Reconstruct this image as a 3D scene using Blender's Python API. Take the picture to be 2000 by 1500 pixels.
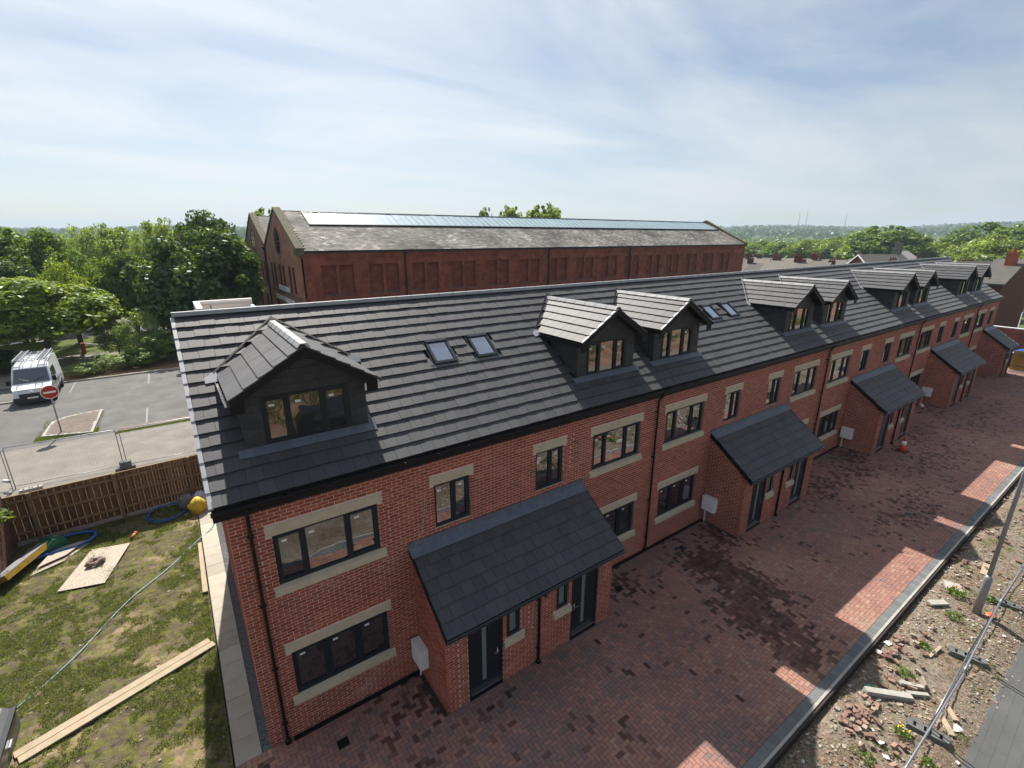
import bpy, math, random
import numpy as np
from mathutils import Matrix, Vector
random.seed(7)
RNG = np.random.default_rng(11)
scene = bpy.context.scene
for o in list(bpy.data.objects):
    bpy.data.objects.remove(o)
COL = scene.collection
rad = math.radians

# ------------------------------------------------------------------ camera
cam_data = bpy.data.cameras.new('camera')
cam_data.sensor_width = 36.0
cam_data.lens = 36.0 * 939.26 / 2000.0
cam_data.clip_start = 0.1
cam_data.clip_end = 20000
cam = bpy.data.objects.new('camera', cam_data)
COL.objects.link(cam)
CAMP = Vector((-0.145, -9.277, 10.637))
cam.location = CAMP
cam.rotation_mode = 'XYZ'
cam.rotation_euler = (rad(90 - 17.053), rad(-0.02), rad(-35.142))
scene.camera = cam

# ------------------------------------------------------------------ world, sun, exposure
SUN_EL, SUN_AZ = 49.0, 9.5            # azimuth from +Y towards +X
world = bpy.data.worlds.new('World')
scene.world = world
world.use_nodes = True
wn, wl = world.node_tree.nodes, world.node_tree.links
wn.clear()
def wnode(t, **k):
    n = wn.new(t)
    for a, b in k.items():
        setattr(n, a, b)
    return n
sky = wnode('ShaderNodeTexSky', sky_type='NISHITA', sun_disc=False)
sky.sun_elevation = rad(SUN_EL)
sky.sun_rotation = rad(SUN_AZ)
sky.altitude = 100
sky.air_density = 1.0
sky.dust_density = 0.7
sky.ozone_density = 1.6
tc = wnode('ShaderNodeTexCoord')
sep = wnode('ShaderNodeSeparateXYZ')
wl.new(tc.outputs['Generated'], sep.inputs[0])
zc = wnode('ShaderNodeMath', operation='MAXIMUM'); zc.inputs[1].default_value = 0.0
wl.new(sep.outputs['Z'], zc.inputs[0])
za = wnode('ShaderNodeMath', operation='ADD'); za.inputs[1].default_value = 0.12
wl.new(zc.outputs[0], za.inputs[0])
dx = wnode('ShaderNodeMath', operation='DIVIDE'); dy = wnode('ShaderNodeMath', operation='DIVIDE')
wl.new(sep.outputs['X'], dx.inputs[0]); wl.new(za.outputs[0], dx.inputs[1])
wl.new(sep.outputs['Y'], dy.inputs[0]); wl.new(za.outputs[0], dy.inputs[1])
comb = wnode('ShaderNodeCombineXYZ')
wl.new(dx.outputs[0], comb.inputs[0]); wl.new(dy.outputs[0], comb.inputs[1])
mp = wnode('ShaderNodeMapping')
mp.inputs['Rotation'].default_value = (0, 0, rad(18))
mp.inputs['Scale'].default_value = (0.5, 0.95, 1)
mp.inputs['Location'].default_value = (0.35, 0.4, 0)
wl.new(comb.outputs[0], mp.inputs['Vector'])
n1 = wnode('ShaderNodeTexNoise'); n1.inputs['Scale'].default_value = 0.9
n1.inputs['Detail'].default_value = 7; n1.inputs['Roughness'].default_value = 0.56
n1.inputs['Distortion'].default_value = 0.5
wl.new(mp.outputs[0], n1.inputs['Vector'])
cr = wnode('ShaderNodeValToRGB')
cr.color_ramp.elements[0].position = 0.34; cr.color_ramp.elements[0].color = (0.16, 0.16, 0.16, 1)
cr.color_ramp.elements[1].position = 0.62; cr.color_ramp.elements[1].color = (0.9, 0.9, 0.9, 1)
wl.new(n1.outputs['Fac'], cr.inputs[0])
mix = wnode('ShaderNodeMixRGB', blend_type='MIX')
# thin cloud scatters forward: brighter towards the sun
SDV = (math.sin(rad(SUN_AZ)) * math.cos(rad(SUN_EL)), math.cos(rad(SUN_AZ)) * math.cos(rad(SUN_EL)), math.sin(rad(SUN_EL)))
dot = wnode('ShaderNodeVectorMath', operation='DOT_PRODUCT'); dot.inputs[1].default_value = SDV
wl.new(tc.outputs['Generated'], dot.inputs[0])
cmap = wnode('ShaderNodeMapRange'); cmap.inputs['From Min'].default_value = -0.4; cmap.inputs['From Max'].default_value = 1.0
cmap.inputs['To Min'].default_value = 0.26; cmap.inputs['To Max'].default_value = 0.98
wl.new(dot.outputs['Value'], cmap.inputs['Value'])
ccol = wnode('ShaderNodeVectorMath', operation='SCALE'); ccol.inputs[0].default_value = (10.3, 10.8, 11.1)
wl.new(cmap.outputs[0], ccol.inputs['Scale']); wl.new(ccol.outputs[0], mix.inputs['Color2'])
wl.new(cr.outputs['Color'], mix.inputs['Fac'])
wl.new(sky.outputs[0], mix.inputs['Color1'])
bg = wnode('ShaderNodeBackground'); bg.inputs['Strength'].default_value = 0.060
wout = wnode('ShaderNodeOutputWorld')
wl.new(mix.outputs[0], bg.inputs['Color']); wl.new(bg.outputs[0], wout.inputs['Surface'])

sun_data = bpy.data.lights.new('sun', 'SUN')
sun_data.energy = 5.0
sun_data.angle = rad(0.53)
sun_data.color = (1.0, 0.94, 0.85)
sun = bpy.data.objects.new('sun', sun_data)
COL.objects.link(sun)
sd = Vector((math.sin(rad(SUN_AZ)) * math.cos(rad(SUN_EL)), math.cos(rad(SUN_AZ)) * math.cos(rad(SUN_EL)), math.sin(rad(SUN_EL))))
sun.rotation_euler = sd.to_track_quat('Z', 'Y').to_euler()
sun.location = (0, 0, 60)

vs = scene.view_settings
vs.view_transform = 'Standard'; vs.look = 'None'; vs.exposure = 0.8; vs.gamma = 1.0
vs.use_curve_mapping = False
scene.cycles.max_bounces = 6
scene.cycles.diffuse_bounces = 3
scene.cycles.glossy_bounces = 3
scene.cycles.transmission_bounces = 3
scene.cycles.transparent_max_bounces = 6
scene.cycles.volume_bounces = 0

# ------------------------------------------------------------------ materials
MATS = {}
def mat(name, col, rough=0.8, spec=0.3, var=0.12, scale=6.0, bump=0.0, bscale=40.0, metal=0.0, detail=5, emit=None):
    """Principled surface whose colour is mottled by two world-space noises."""
    if name in MATS:
        return MATS[name]
    m = bpy.data.materials.new(name); m.use_nodes = True
    nt = m.node_tree; N, L = nt.nodes, nt.links
    p = N['Principled BSDF']
    p.inputs['Roughness'].default_value = rough
    p.inputs['Specular IOR Level'].default_value = spec
    p.inputs['Metallic'].default_value = metal
    if var > 0:
        geo = N.new('ShaderNodeNewGeometry')
        no = N.new('ShaderNodeTexNoise'); no.inputs['Scale'].default_value = scale; no.inputs['Detail'].default_value = detail
        no.inputs['Roughness'].default_value = 0.65
        L.new(geo.outputs['Position'], no.inputs['Vector'])
        r = N.new('ShaderNodeValToRGB')
        r.color_ramp.elements[0].position = 0.3; r.color_ramp.elements[1].position = 0.7
        r.color_ramp.elements[0].color = (*[c * (1 - var) for c in col], 1)
        r.color_ramp.elements[1].color = (*[min(1, c * (1 + var)) for c in col], 1)
        L.new(no.outputs['Fac'], r.inputs[0]); L.new(r.outputs[0], p.inputs['Base Color'])
        if bump > 0:
            nb = N.new('ShaderNodeTexNoise'); nb.inputs['Scale'].default_value = bscale; nb.inputs['Detail'].default_value = 4
            L.new(geo.outputs['Position'], nb.inputs['Vector'])
            b = N.new('ShaderNodeBump'); b.inputs['Strength'].default_value = bump; b.inputs['Distance'].default_value = 0.02
            L.new(nb.outputs['Fac'], b.inputs['Height']); L.new(b.outputs[0], p.inputs['Normal'])
    else:
        p.inputs['Base Color'].default_value = (*col, 1)
    MATS[name] = m
    return m

def ramp_mat(name, stops, rough=0.85, spec=0.25, noise=0.18, nscale=9.0, fine=60.0, fbump=0.15, interp='LINEAR', wet=None, big=None, sheen=0.0, bloom=0.0):
    """Colour picked per piece by the mesh attribute 'tint' (0..1), mottled by noise; 'wet' pieces darker and glossier."""
    m = bpy.data.materials.new(name); m.use_nodes = True
    nt = m.node_tree; N, L = nt.nodes, nt.links
    p = N['Principled BSDF']
    p.inputs['Specular IOR Level'].default_value = spec
    p.inputs['Roughness'].default_value = rough
    p.inputs['Sheen Weight'].default_value = sheen; p.inputs['Sheen Roughness'].default_value = 0.35
    at = N.new('ShaderNodeAttribute'); at.attribute_name = 'tint'
    r = N.new('ShaderNodeValToRGB'); r.color_ramp.interpolation = interp
    el = r.color_ramp.elements
    el[0].position = stops[0][0]; el[0].color = (*stops[0][1], 1)
    el[1].position = stops[-1][0]; el[1].color = (*stops[-1][1], 1)
    for s, c in stops[1:-1]:
        e = el.new(s); e.color = (*c, 1)
    L.new(at.outputs['Fac'], r.inputs[0])
    geo = N.new('ShaderNodeNewGeometry')
    no = N.new('ShaderNodeTexNoise'); no.inputs['Scale'].default_value = nscale; no.inputs['Detail'].default_value = 6
    no.inputs['Roughness'].default_value = 0.7
    L.new(geo.outputs['Position'], no.inputs['Vector'])
    mr = N.new('ShaderNodeMapRange'); mr.inputs['From Min'].default_value = 0.25; mr.inputs['From Max'].default_value = 0.75
    mr.inputs['To Min'].default_value = 1 - noise; mr.inputs['To Max'].default_value = 1 + noise
    L.new(no.outputs['Fac'], mr.inputs['Value'])
    mul = N.new('ShaderNodeVectorMath'); mul.operation = 'SCALE'
    L.new(r.outputs[0], mul.inputs[0]); L.new(mr.outputs[0], mul.inputs['Scale'])
    out = mul.outputs[0]
    if big:                                   # broad weathering
        nb = N.new('ShaderNodeTexNoise'); nb.inputs['Scale'].default_value = big[0]; nb.inputs['Detail'].default_value = 4
        L.new(geo.outputs['Position'], nb.inputs['Vector'])
        m2 = N.new('ShaderNodeMapRange'); m2.inputs['From Min'].default_value = 0.3; m2.inputs['From Max'].default_value = 0.7
        m2.inputs['To Min'].default_value = 1 - big[1]; m2.inputs['To Max'].default_value = 1 + big[1]
        L.new(nb.outputs['Fac'], m2.inputs['Value'])
        s2 = N.new('ShaderNodeVectorMath'); s2.operation = 'SCALE'
        L.new(out, s2.inputs[0]); L.new(m2.outputs[0], s2.inputs['Scale']); out = s2.outputs[0]
    if wet:
        aw = N.new('ShaderNodeAttribute'); aw.attribute_name = 'wet'
        mw = N.new('ShaderNodeMixRGB'); mw.blend_type = 'MULTIPLY'; mw.inputs['Color2'].default_value = (*wet, 1)
        L.new(aw.outputs['Fac'], mw.inputs['Fac']); L.new(out, mw.inputs['Color1']); out = mw.outputs[0]
        rr = N.new('ShaderNodeMapRange'); rr.inputs['To Min'].default_value = rough; rr.inputs['To Max'].default_value = rough - 0.2
        L.new(aw.outputs['Fac'], rr.inputs['Value']); L.new(rr.outputs[0], p.inputs['Roughness'])
    if bloom > 0:                             # white salts washed over the face in patches
        b1 = N.new('ShaderNodeTexNoise'); b1.inputs['Scale'].default_value = 0.75; b1.inputs['Detail'].default_value = 3
        b2 = N.new('ShaderNodeTexNoise'); b2.inputs['Scale'].default_value = 17; b2.inputs['Detail'].default_value = 5
        L.new(geo.outputs['Position'], b1.inputs['Vector']); L.new(geo.outputs['Position'], b2.inputs['Vector'])
        c1 = N.new('ShaderNodeMapRange'); c1.inputs['From Min'].default_value = 0.58; c1.inputs['From Max'].default_value = 0.72
        c2 = N.new('ShaderNodeMapRange'); c2.inputs['From Min'].default_value = 0.45; c2.inputs['From Max'].default_value = 0.7
        L.new(b1.outputs['Fac'], c1.inputs['Value']); L.new(b2.outputs['Fac'], c2.inputs['Value'])
        mm = N.new('ShaderNodeMath'); mm.operation = 'MULTIPLY'; L.new(c1.outputs[0], mm.inputs[0]); L.new(c2.outputs[0], mm.inputs[1])
        m3 = N.new('ShaderNodeMath'); m3.operation = 'MULTIPLY'; m3.inputs[1].default_value = bloom; L.new(mm.outputs[0], m3.inputs[0])
        mb = N.new('ShaderNodeMixRGB'); mb.inputs['Color2'].default_value = (0.6, 0.52, 0.5, 1)
        L.new(m3.outputs[0], mb.inputs['Fac']); L.new(out, mb.inputs['Color1']); out = mb.outputs[0]
    L.new(out, p.inputs['Base Color'])
    if fbump > 0:
        nf = N.new('ShaderNodeTexNoise'); nf.inputs['Scale'].default_value = fine; nf.inputs['Detail'].default_value = 3
        L.new(geo.outputs['Position'], nf.inputs['Vector'])
        b = N.new('ShaderNodeBump'); b.inputs['Strength'].default_value = fbump; b.inputs['Distance'].default_value = 0.01
        L.new(nf.outputs['Fac'], b.inputs['Height']); L.new(b.outputs[0], p.inputs['Normal'])
    MATS[name] = m
    return m

def glass_mat(name, dark, refl, wav):
    """Window pane seen from outside: dark room behind, a mirror-like coated face with slight waviness."""
    m = bpy.data.materials.new(name); m.use_nodes = True
    N, L = m.node_tree.nodes, m.node_tree.links
    N.clear()
    out = N.new('ShaderNodeOutputMaterial')
    d = N.new('ShaderNodeBsdfDiffuse'); d.inputs['Color'].default_value = (*dark, 1)
    g = N.new('ShaderNodeBsdfGlossy'); g.inputs['Roughness'].default_value = 0.015; g.inputs['Color'].default_value = (0.95, 0.97, 1, 1)
    lw = N.new('ShaderNodeLayerWeight'); lw.inputs['Blend'].default_value = 0.35
    mr = N.new('ShaderNodeMapRange'); mr.inputs['To Min'].default_value = refl; mr.inputs['To Max'].default_value = min(1, refl + 0.5)
    L.new(lw.outputs['Facing'], mr.inputs['Value'])
    geo = N.new('ShaderNodeNewGeometry')
    no = N.new('ShaderNodeTexNoise'); no.inputs['Scale'].default_value = 1.6; no.inputs['Detail'].default_value = 1.5
    L.new(geo.outputs['Position'], no.inputs['Vector'])
    b = N.new('ShaderNodeBump'); b.inputs['Strength'].default_value = wav; b.inputs['Distance'].default_value = 0.05
    L.new(no.outputs['Fac'], b.inputs['Height']); L.new(b.outputs[0], g.inputs['Normal'])
    mx = N.new('ShaderNodeMixShader')
    L.new(mr.outputs[0], mx.inputs[0]); L.new(d.outputs[0], mx.inputs[1]); L.new(g.outputs[0], mx.inputs[2])
    L.new(mx.outputs[0], out.inputs['Surface'])
    MATS[name] = m
    return m

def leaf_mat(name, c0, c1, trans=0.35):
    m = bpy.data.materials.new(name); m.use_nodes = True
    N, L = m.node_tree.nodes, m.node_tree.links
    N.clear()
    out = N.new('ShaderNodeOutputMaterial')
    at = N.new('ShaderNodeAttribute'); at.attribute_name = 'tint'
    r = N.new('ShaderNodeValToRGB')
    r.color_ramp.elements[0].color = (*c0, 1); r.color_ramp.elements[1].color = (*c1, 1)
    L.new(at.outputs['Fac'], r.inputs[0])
    d = N.new('ShaderNodeBsdfDiffuse'); t = N.new('ShaderNodeBsdfTranslucent')
    g = N.new('ShaderNodeBsdfGlossy'); g.inputs['Roughness'].default_value = 0.45; g.inputs['Color'].default_value = (0.5, 0.55, 0.5, 1)
    sc = N.new('ShaderNodeMixRGB'); sc.blend_type = 'MULTIPLY'; sc.inputs['Fac'].default_value = 1; sc.inputs['Color2'].default_value = (1.35, 1.25, 0.5, 1)
    L.new(r.outputs[0], d.inputs['Color']); L.new(r.outputs[0], sc.inputs['Color1']); L.new(sc.outputs[0], t.inputs['Color'])
    m1 = N.new('ShaderNodeMixShader'); m1.inputs[0].default_value = trans + 0.12
    L.new(d.outputs[0], m1.inputs[1]); L.new(t.outputs[0], m1.inputs[2])
    m2 = N.new('ShaderNodeMixShader'); m2.inputs[0].default_value = 0.060
    L.new(m1.outputs[0], m2.inputs[1]); L.new(g.outputs[0], m2.inputs[2])
    L.new(m2.outputs[0], out.inputs['Surface'])
    MATS[name] = m
    return m

BRICK = ramp_mat('brick', [(0, (0.20, 0.05, 0.033)), (0.4, (0.285, 0.07, 0.044)), (0.75, (0.345, 0.09, 0.053)), (1, (0.40, 0.13, 0.074))], rough=0.85, noise=0.2, nscale=14, big=(0.5, 0.16), bloom=0.4)
MORTAR = mat('mortar', (0.62, 0.48, 0.43), 0.9, 0.2, 0.12, 5)
TILE = ramp_mat('roof_tile', [(0, (0.044, 0.045, 0.051)), (0.5, (0.053, 0.0535, 0.060)), (1, (0.062, 0.062, 0.068))], rough=0.62, spec=0.45, sheen=0.12, noise=0.12, nscale=3.0, fine=90, fbump=0.12)
SLATE = ramp_mat('hung_slate', [(0, (0.03, 0.032, 0.037)), (1, (0.05, 0.051, 0.056))], rough=0.6, spec=0.35, noise=0.15, nscale=5, fbump=0.2)
PAVER = ramp_mat('paver', [(0, (0.175, 0.125, 0.122)), (0.25, (0.222, 0.136, 0.125)), (0.45, (0.27, 0.144, 0.12)), (0.7, (0.315, 0.162, 0.126)), (0.88, (0.345, 0.195, 0.146)), (1, (0.325, 0.222, 0.176))], rough=0.82, noise=0.14, nscale=10, wet=(0.2, 0.16, 0.155), big=(0.35, 0.12))
EDGER = ramp_mat('edging_block', [(0, (0.12, 0.125, 0.13)), (1, (0.17, 0.175, 0.18))], rough=0.85, noise=0.15, nscale=12)
RUBBLE = ramp_mat('rubble_bits', [(0, (0.10, 0.08, 0.06)), (0.2, (0.20, 0.125, 0.098)), (0.42, (0.285, 0.185, 0.145)), (0.52, (0.21, 0.17, 0.13)), (0.78, (0.33, 0.28, 0.22)), (0.94, (0.42, 0.385, 0.34)), (1, (0.55, 0.53, 0.51))], rough=0.9, noise=0.25, nscale=30)
MUSBRICK = mat('museum_brick', (0.26, 0.085, 0.056), 0.9, 0.2, 0.38, 1.1, 0.2, 20)
MUSGABLE = mat('museum_gable_brick', (0.30, 0.155, 0.105), 0.9, 0.2, 0.3, 1.0, 0.2, 20)
STONE = mat('sandstone', (0.50, 0.425, 0.315), 0.88, 0.2, 0.12, 4)
OLDSTONE = mat('old_coping_stone', (0.12, 0.108, 0.072), 0.9, 0.2, 0.3, 3)
FRAME = mat('anthracite_frame', (0.015, 0.02, 0.028), 0.5, 0.3, 0.06, 3)
DOORM = mat('anthracite_door', (0.011, 0.014, 0.02), 0.45, 0.3, 0.06, 3)
BLACKP = mat('black_plastic', (0.005, 0.005, 0.006), 0.35, 0.3, 0.05, 3)
FASCIA = mat('black_fascia', (0.006, 0.006, 0.007), 0.5, 0.25, 0.05, 3)
GREYGUT = mat('grey_gutter', (0.045, 0.05, 0.06), 0.25, 0.6, 0.05, 3)
LEAD = mat('lead_flashing', (0.10, 0.12, 0.155), 0.5, 0.5, 0.22, 5)
WHITEP = mat('white_plastic', (0.74, 0.74, 0.75), 0.45, 0.4, 0.04, 4)
RIDGE = mat('ridge_tile_grey', (0.25, 0.255, 0.26), 0.5, 0.6, 0.12, 3)
VERGE = mat('verge_cap', (0.34, 0.35, 0.38), 0.5, 0.4, 0.15, 8)
STEEL = mat('galvanised_steel', (0.34, 0.36, 0.40), 0.4, 0.5, 0.1, 8, metal=0.75)
CHROME = mat('polished_steel', (0.75, 0.77, 0.8), 0.2, 0.5, 0.0, metal=1.0)
GLASS = glass_mat('window_glass', (0.012, 0.014, 0.016), 0.13, 0.10)
GLASSD = glass_mat('ground_window_glass', (0.014, 0.016, 0.018), 0.10, 0.06)
FROST = mat('frosted_glass', (0.16, 0.19, 0.20), 0.25, 0.5, 0.06, 4)
SKYGLASS = glass_mat('rooflight_glass', (0.05, 0.075, 0.16), 0.22, 0.03)
ASPHALT = mat('asphalt', (0.118, 0.115, 0.112), 0.85, 0.25, 0.22, 0.7, 0.25, 60)
PALETAR = mat('worn_tarmac', (0.20, 0.185, 0.165), 0.9, 0.2, 0.18, 0.9, 0.25, 50)
ROADM = mat('road_asphalt', (0.095, 0.097, 0.099), 0.82, 0.25, 0.16, 1.2, 0.25, 80)
CONC = mat('concrete', (0.36, 0.345, 0.315), 0.88, 0.2, 0.16, 4, 0.1, 50)
CONCD = mat('dark_concrete', (0.13, 0.135, 0.13), 0.88, 0.2, 0.18, 5, 0.1, 50)
SLAB = ramp_mat('path_slab', [(0, (0.34, 0.305, 0.25)), (1, (0.43, 0.39, 0.32))], rough=0.85, noise=0.12, nscale=3)
GRAVEL = mat('dark_gravel', (0.09, 0.085, 0.09), 0.9, 0.2, 0.7, 45, 0.6, 60)
SAND = mat('joint_sand', (0.055, 0.045, 0.043), 0.95, 0.1, 0.2, 8)
TIMBER = ramp_mat('fence_timber', [(0, (0.10, 0.052, 0.022)), (0.5, (0.145, 0.078, 0.032)), (1, (0.195, 0.115, 0.05))], rough=0.8, noise=0.3, nscale=6)
TIMBERP = mat('fence_post_timber', (0.21, 0.14, 0.07), 0.8, 0.2, 0.2, 5)
PLANK = mat('sawn_plank', (0.37, 0.30, 0.21), 0.8, 0.2, 0.14, 5)
OSB = mat('osb_board', (0.40, 0.345, 0.285), 0.8, 0.2, 0.5, 38, detail=2)
ROOFGREY = ramp_mat('far_slate', [(0, (0.10, 0.095, 0.09)), (1, (0.19, 0.175, 0.155))], rough=0.95, spec=0.12, noise=0.15, nscale=1.2)
DARKROOF = mat('brown_grey_roof', (0.085, 0.08, 0.072), 0.65, 0.35, 0.16, 1.5)
FARBRICK = mat('far_brick', (0.17, 0.06, 0.045), 0.9, 0.2, 0.2, 1.5)
DARKBRICK = mat('old_dark_brick', (0.13, 0.055, 0.04), 0.9, 0.2, 0.2, 3)
WHITEM = mat('white_paint', (0.8, 0.8, 0.78), 0.5, 0.35, 0.04, 3)
BARK = mat('bark', (0.10, 0.08, 0.06), 0.9, 0.2, 0.25, 6)
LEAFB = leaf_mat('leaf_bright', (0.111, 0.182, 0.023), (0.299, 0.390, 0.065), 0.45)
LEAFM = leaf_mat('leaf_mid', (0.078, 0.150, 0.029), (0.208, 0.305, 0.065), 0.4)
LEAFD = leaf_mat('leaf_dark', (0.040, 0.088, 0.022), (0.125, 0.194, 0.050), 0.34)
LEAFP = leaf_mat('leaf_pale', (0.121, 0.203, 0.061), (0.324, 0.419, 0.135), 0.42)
GRASSM = leaf_mat('grass_blade', (0.08, 0.115, 0.018), (0.19, 0.235, 0.045), 0.35)

# ------------------------------------------------------------------ mesh helpers
WM = {}
def new_mesh(name, V, F, tint=None, wet=None, smooth=False):
    V = np.asarray(V, dtype=np.float32).reshape(-1, 3)
    me = bpy.data.meshes.new(name)
    if isinstance(F, np.ndarray):
        n, k = F.shape
        me.vertices.add(len(V)); me.vertices.foreach_set('co', V.ravel())
        me.loops.add(n * k); me.loops.foreach_set('vertex_index', F.astype(np.int32).ravel())
        me.polygons.add(n)
        me.polygons.foreach_set('loop_start', np.arange(0, n * k, k, dtype=np.int32))
        me.polygons.foreach_set('loop_total', np.full(n, k, dtype=np.int32))
        me.update(calc_edges=True)
    else:
        me.from_pydata([tuple(map(float, v)) for v in V], [], [tuple(int(i) for i in f) for f in F])
        me.update()
    nf = len(me.polygons)
    for an, a in (('tint', tint), ('wet', wet)):
        if a is not None:
            at = me.attributes.new(an, 'FLOAT', 'FACE')
            at.data.foreach_set('value', np.broadcast_to(np.asarray(a, dtype=np.float32), (nf,)).copy())
    me.polygons.foreach_set('use_smooth', np.full(nf, bool(smooth)))
    return me

BOXF = np.array([[0, 3, 2, 1], [4, 5, 6, 7], [0, 1, 5, 4], [1, 2, 6, 5], [2, 3, 7, 6], [3, 0, 4, 7]])
def boxes(B, tint=None, wet=None, name='boxes', M=None):
    """Many axis-aligned boxes (x0,y0,z0,x1,y1,z1) as one mesh; M maps the local corners."""
    B = np.asarray(B, dtype=float).reshape(-1, 6); n = len(B)
    ix = [(0, 1, 2), (3, 1, 2), (3, 4, 2), (0, 4, 2), (0, 1, 5), (3, 1, 5), (3, 4, 5), (0, 4, 5)]
    V = np.stack([B[:, list(i)] for i in ix], 1).reshape(-1, 3)
    if M is not None:
        A = np.array(M); V = V @ A[:3, :3].T + A[:3, 3]
    F = (np.arange(n)[:, None, None] * 8 + BOXF[None]).reshape(-1, 4)
    return new_mesh(name, V, F, None if tint is None else np.repeat(tint, 6) if np.ndim(tint) else tint, None if wet is None else np.repeat(wet, 6) if np.ndim(wet) else wet)

class MB:
    """Collects odd shapes into one mesh."""
    def __init__(s): s.V = []; s.F = []; s.T = []
    def add(s, V, F, t=0.5):
        o = len(s.V); s.V += [tuple(v) for v in V]; s.F += [tuple(i + o for i in f) for f in F]; s.T += [t] * len(F)
        return s
    def box(s, x0, y0, z0, x1, y1, z1, t=0.5):
        return s.add([(x0, y0, z0), (x1, y0, z0), (x1, y1, z0), (x0, y1, z0), (x0, y0, z1), (x1, y0, z1), (x1, y1, z1), (x0, y1, z1)], BOXF.tolist(), t)
    def prism(s, poly, d, t=0.5):
        """poly: 3-D points of a planar outline, extruded by vector d."""
        n = len(poly); P = [Vector(p) for p in poly]; d = Vector(d)
        nrm = Vector((0, 0, 0))
        for i in range(n):
            nrm += P[i].cross(P[(i + 1) % n])
        if nrm.dot(d) > 0: P = P[::-1]
        V = P + [p + d for p in P]
        F = [tuple(range(n)), tuple(range(2 * n - 1, n - 1, -1))] + [((i + 1) % n, i, i + n, (i + 1) % n + n) for i in range(n)]
        return s.add(V, F, t)
    def tube(s, pts, r, n=8, t=0.5, cap=True):
        pts = [Vector(p) for p in pts]; rr = r if hasattr(r, '__len__') else [r] * len(pts)
        V = []; up = None
        for i, p in enumerate(pts):
            d = (pts[min(i + 1, len(pts) - 1)] - pts[max(i - 1, 0)]).normalized()
            if up is None:
                up = Vector((0, 0, 1)) if abs(d.z) < 0.9 else Vector((1, 0, 0))
            a = d.cross(up)
            if a.length < 1e-4: a = d.orthogonal()
            a.normalize(); b = a.cross(d).normalized(); up = b
            V += [p + (a * math.cos(2 * math.pi * k / n) + b * math.sin(2 * math.pi * k / n)) * rr[i] for k in range(n)]
        F = []
        for i in range(len(pts) - 1):
            for k in range(n):
                F.append((i * n + k, i * n + (k + 1) % n, (i + 1) * n + (k + 1) % n, (i + 1) * n + k))
        if cap:
            F.append(tuple(range(n - 1, -1, -1))); F.append(tuple(range((len(pts) - 1) * n, len(pts) * n)))
        return s.add(V, F, t)
    def disc(s, c, ax, r, h, n=20, t=0.5):
        c = Vector(c); ax = Vector(ax).normalized()
        return s.tube([c, c + ax * h], r, n, t)
    def mesh(s, name='m', smooth=False): return new_mesh(name, s.V, s.F, s.T, None, smooth)

def put(name, me, m=None, parent=None, loc=(0, 0, 0), rot=None, mw=None, label=None, cat=None, group=None, kind=None):
    o = bpy.data.objects.new(name, me); COL.objects.link(o)
    if m is not None and me is not None and len(me.materials) == 0:
        me.materials.append(m)
    W = mw if mw is not None else (Matrix.Translation(loc) @ (Matrix.Rotation(rot, 4, 'Z') if isinstance(rot, (int, float)) else rot if rot is not None else Matrix.Identity(4)))
    WM[o.name] = W
    if parent is not None:
        o.parent = parent
        o.matrix_basis = WM[parent.name].inverted() @ W
    else:
        o.matrix_basis = W
    if label: o['label'] = label
    if cat: o['category'] = cat
    if group: o['group'] = group
    if kind: o['kind'] = kind
    return o
def thing(name, label, cat, loc=(0, 0, 0), rz=0.0, group=None):
    return put(name, None, None, None, loc, rz, None, label, cat, group)
def struct(name, me, m): return put(name, me, m, kind='structure')
ORD = ['first', 'second', 'third', 'fourth', 'fifth', 'sixth', 'seventh', 'eighth', 'ninth', 'tenth', 'eleventh', 'twelfth', 'thirteenth', 'fourteenth', 'fifteenth', 'sixteenth', 'seventeenth', 'eighteenth']
CACHE = {}
def cached(key, fn):
    if key not in CACHE: CACHE[key] = fn()
    return CACHE[key]
# ------------------------------------------------------------------ the terrace: shared dimensions
EZ, RZ, EY, RY = 5.99, 8.91, -0.08, 4.0        # tile line at the eaves, ridge
SL = math.atan2(RZ - EZ, RY - EY)
SLEN = math.hypot(RZ - EZ, RY - EY)
def roof_frame(x0):
    c, s = math.cos(SL), math.sin(SL)
    return Matrix(((1, 0, 0, x0), (0, c, -s, EY), (0, s, c, EZ), (0, 0, 0, 1)))
OFF = [0.0, 12.0, 24.1, 36.2, 48.3]
MIDS = [6.03, 18.03, 30.15, 42.25]
HX = [0.0, 6.03, 12.03, 18.03, 24.12, 30.15, 36.22, 42.25, 48.32, 54.6]
GAUGE, TW = 0.328, 0.300
NV = 10
def box_variants(key, b, n=NV, wet=None):
    return [cached((key, i), lambda i=i: boxes([b], tint=[(i + 0.5) / n], wet=None if wet is None else [wet], name=key)) for i in range(n)]

# one flat interlocking tile, origin at the middle of its leading edge, in roof-slope axes
def tile_shape(w=TW, g=GAUGE):
    a = w / 2 - 0.003; L = g + 0.05; sl = 0.034 / g
    V = [(-a, 0, 0.024), (a, 0, 0.024), (a, L, 0.018 - sl * L), (-a, L, 0.018 - sl * L),
         (-a, 0, 0.056), (a, 0, 0.056), (a, L, 0.056 - sl * L), (-a, L, 0.056 - sl * L)]
    return np.array(V)
TILEV = tile_shape()
TILES = [cached(('tile', i), lambda i=i: new_mesh('roof_tile', TILEV, BOXF, (i + 0.5) / NV)) for i in range(NV)]

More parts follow.
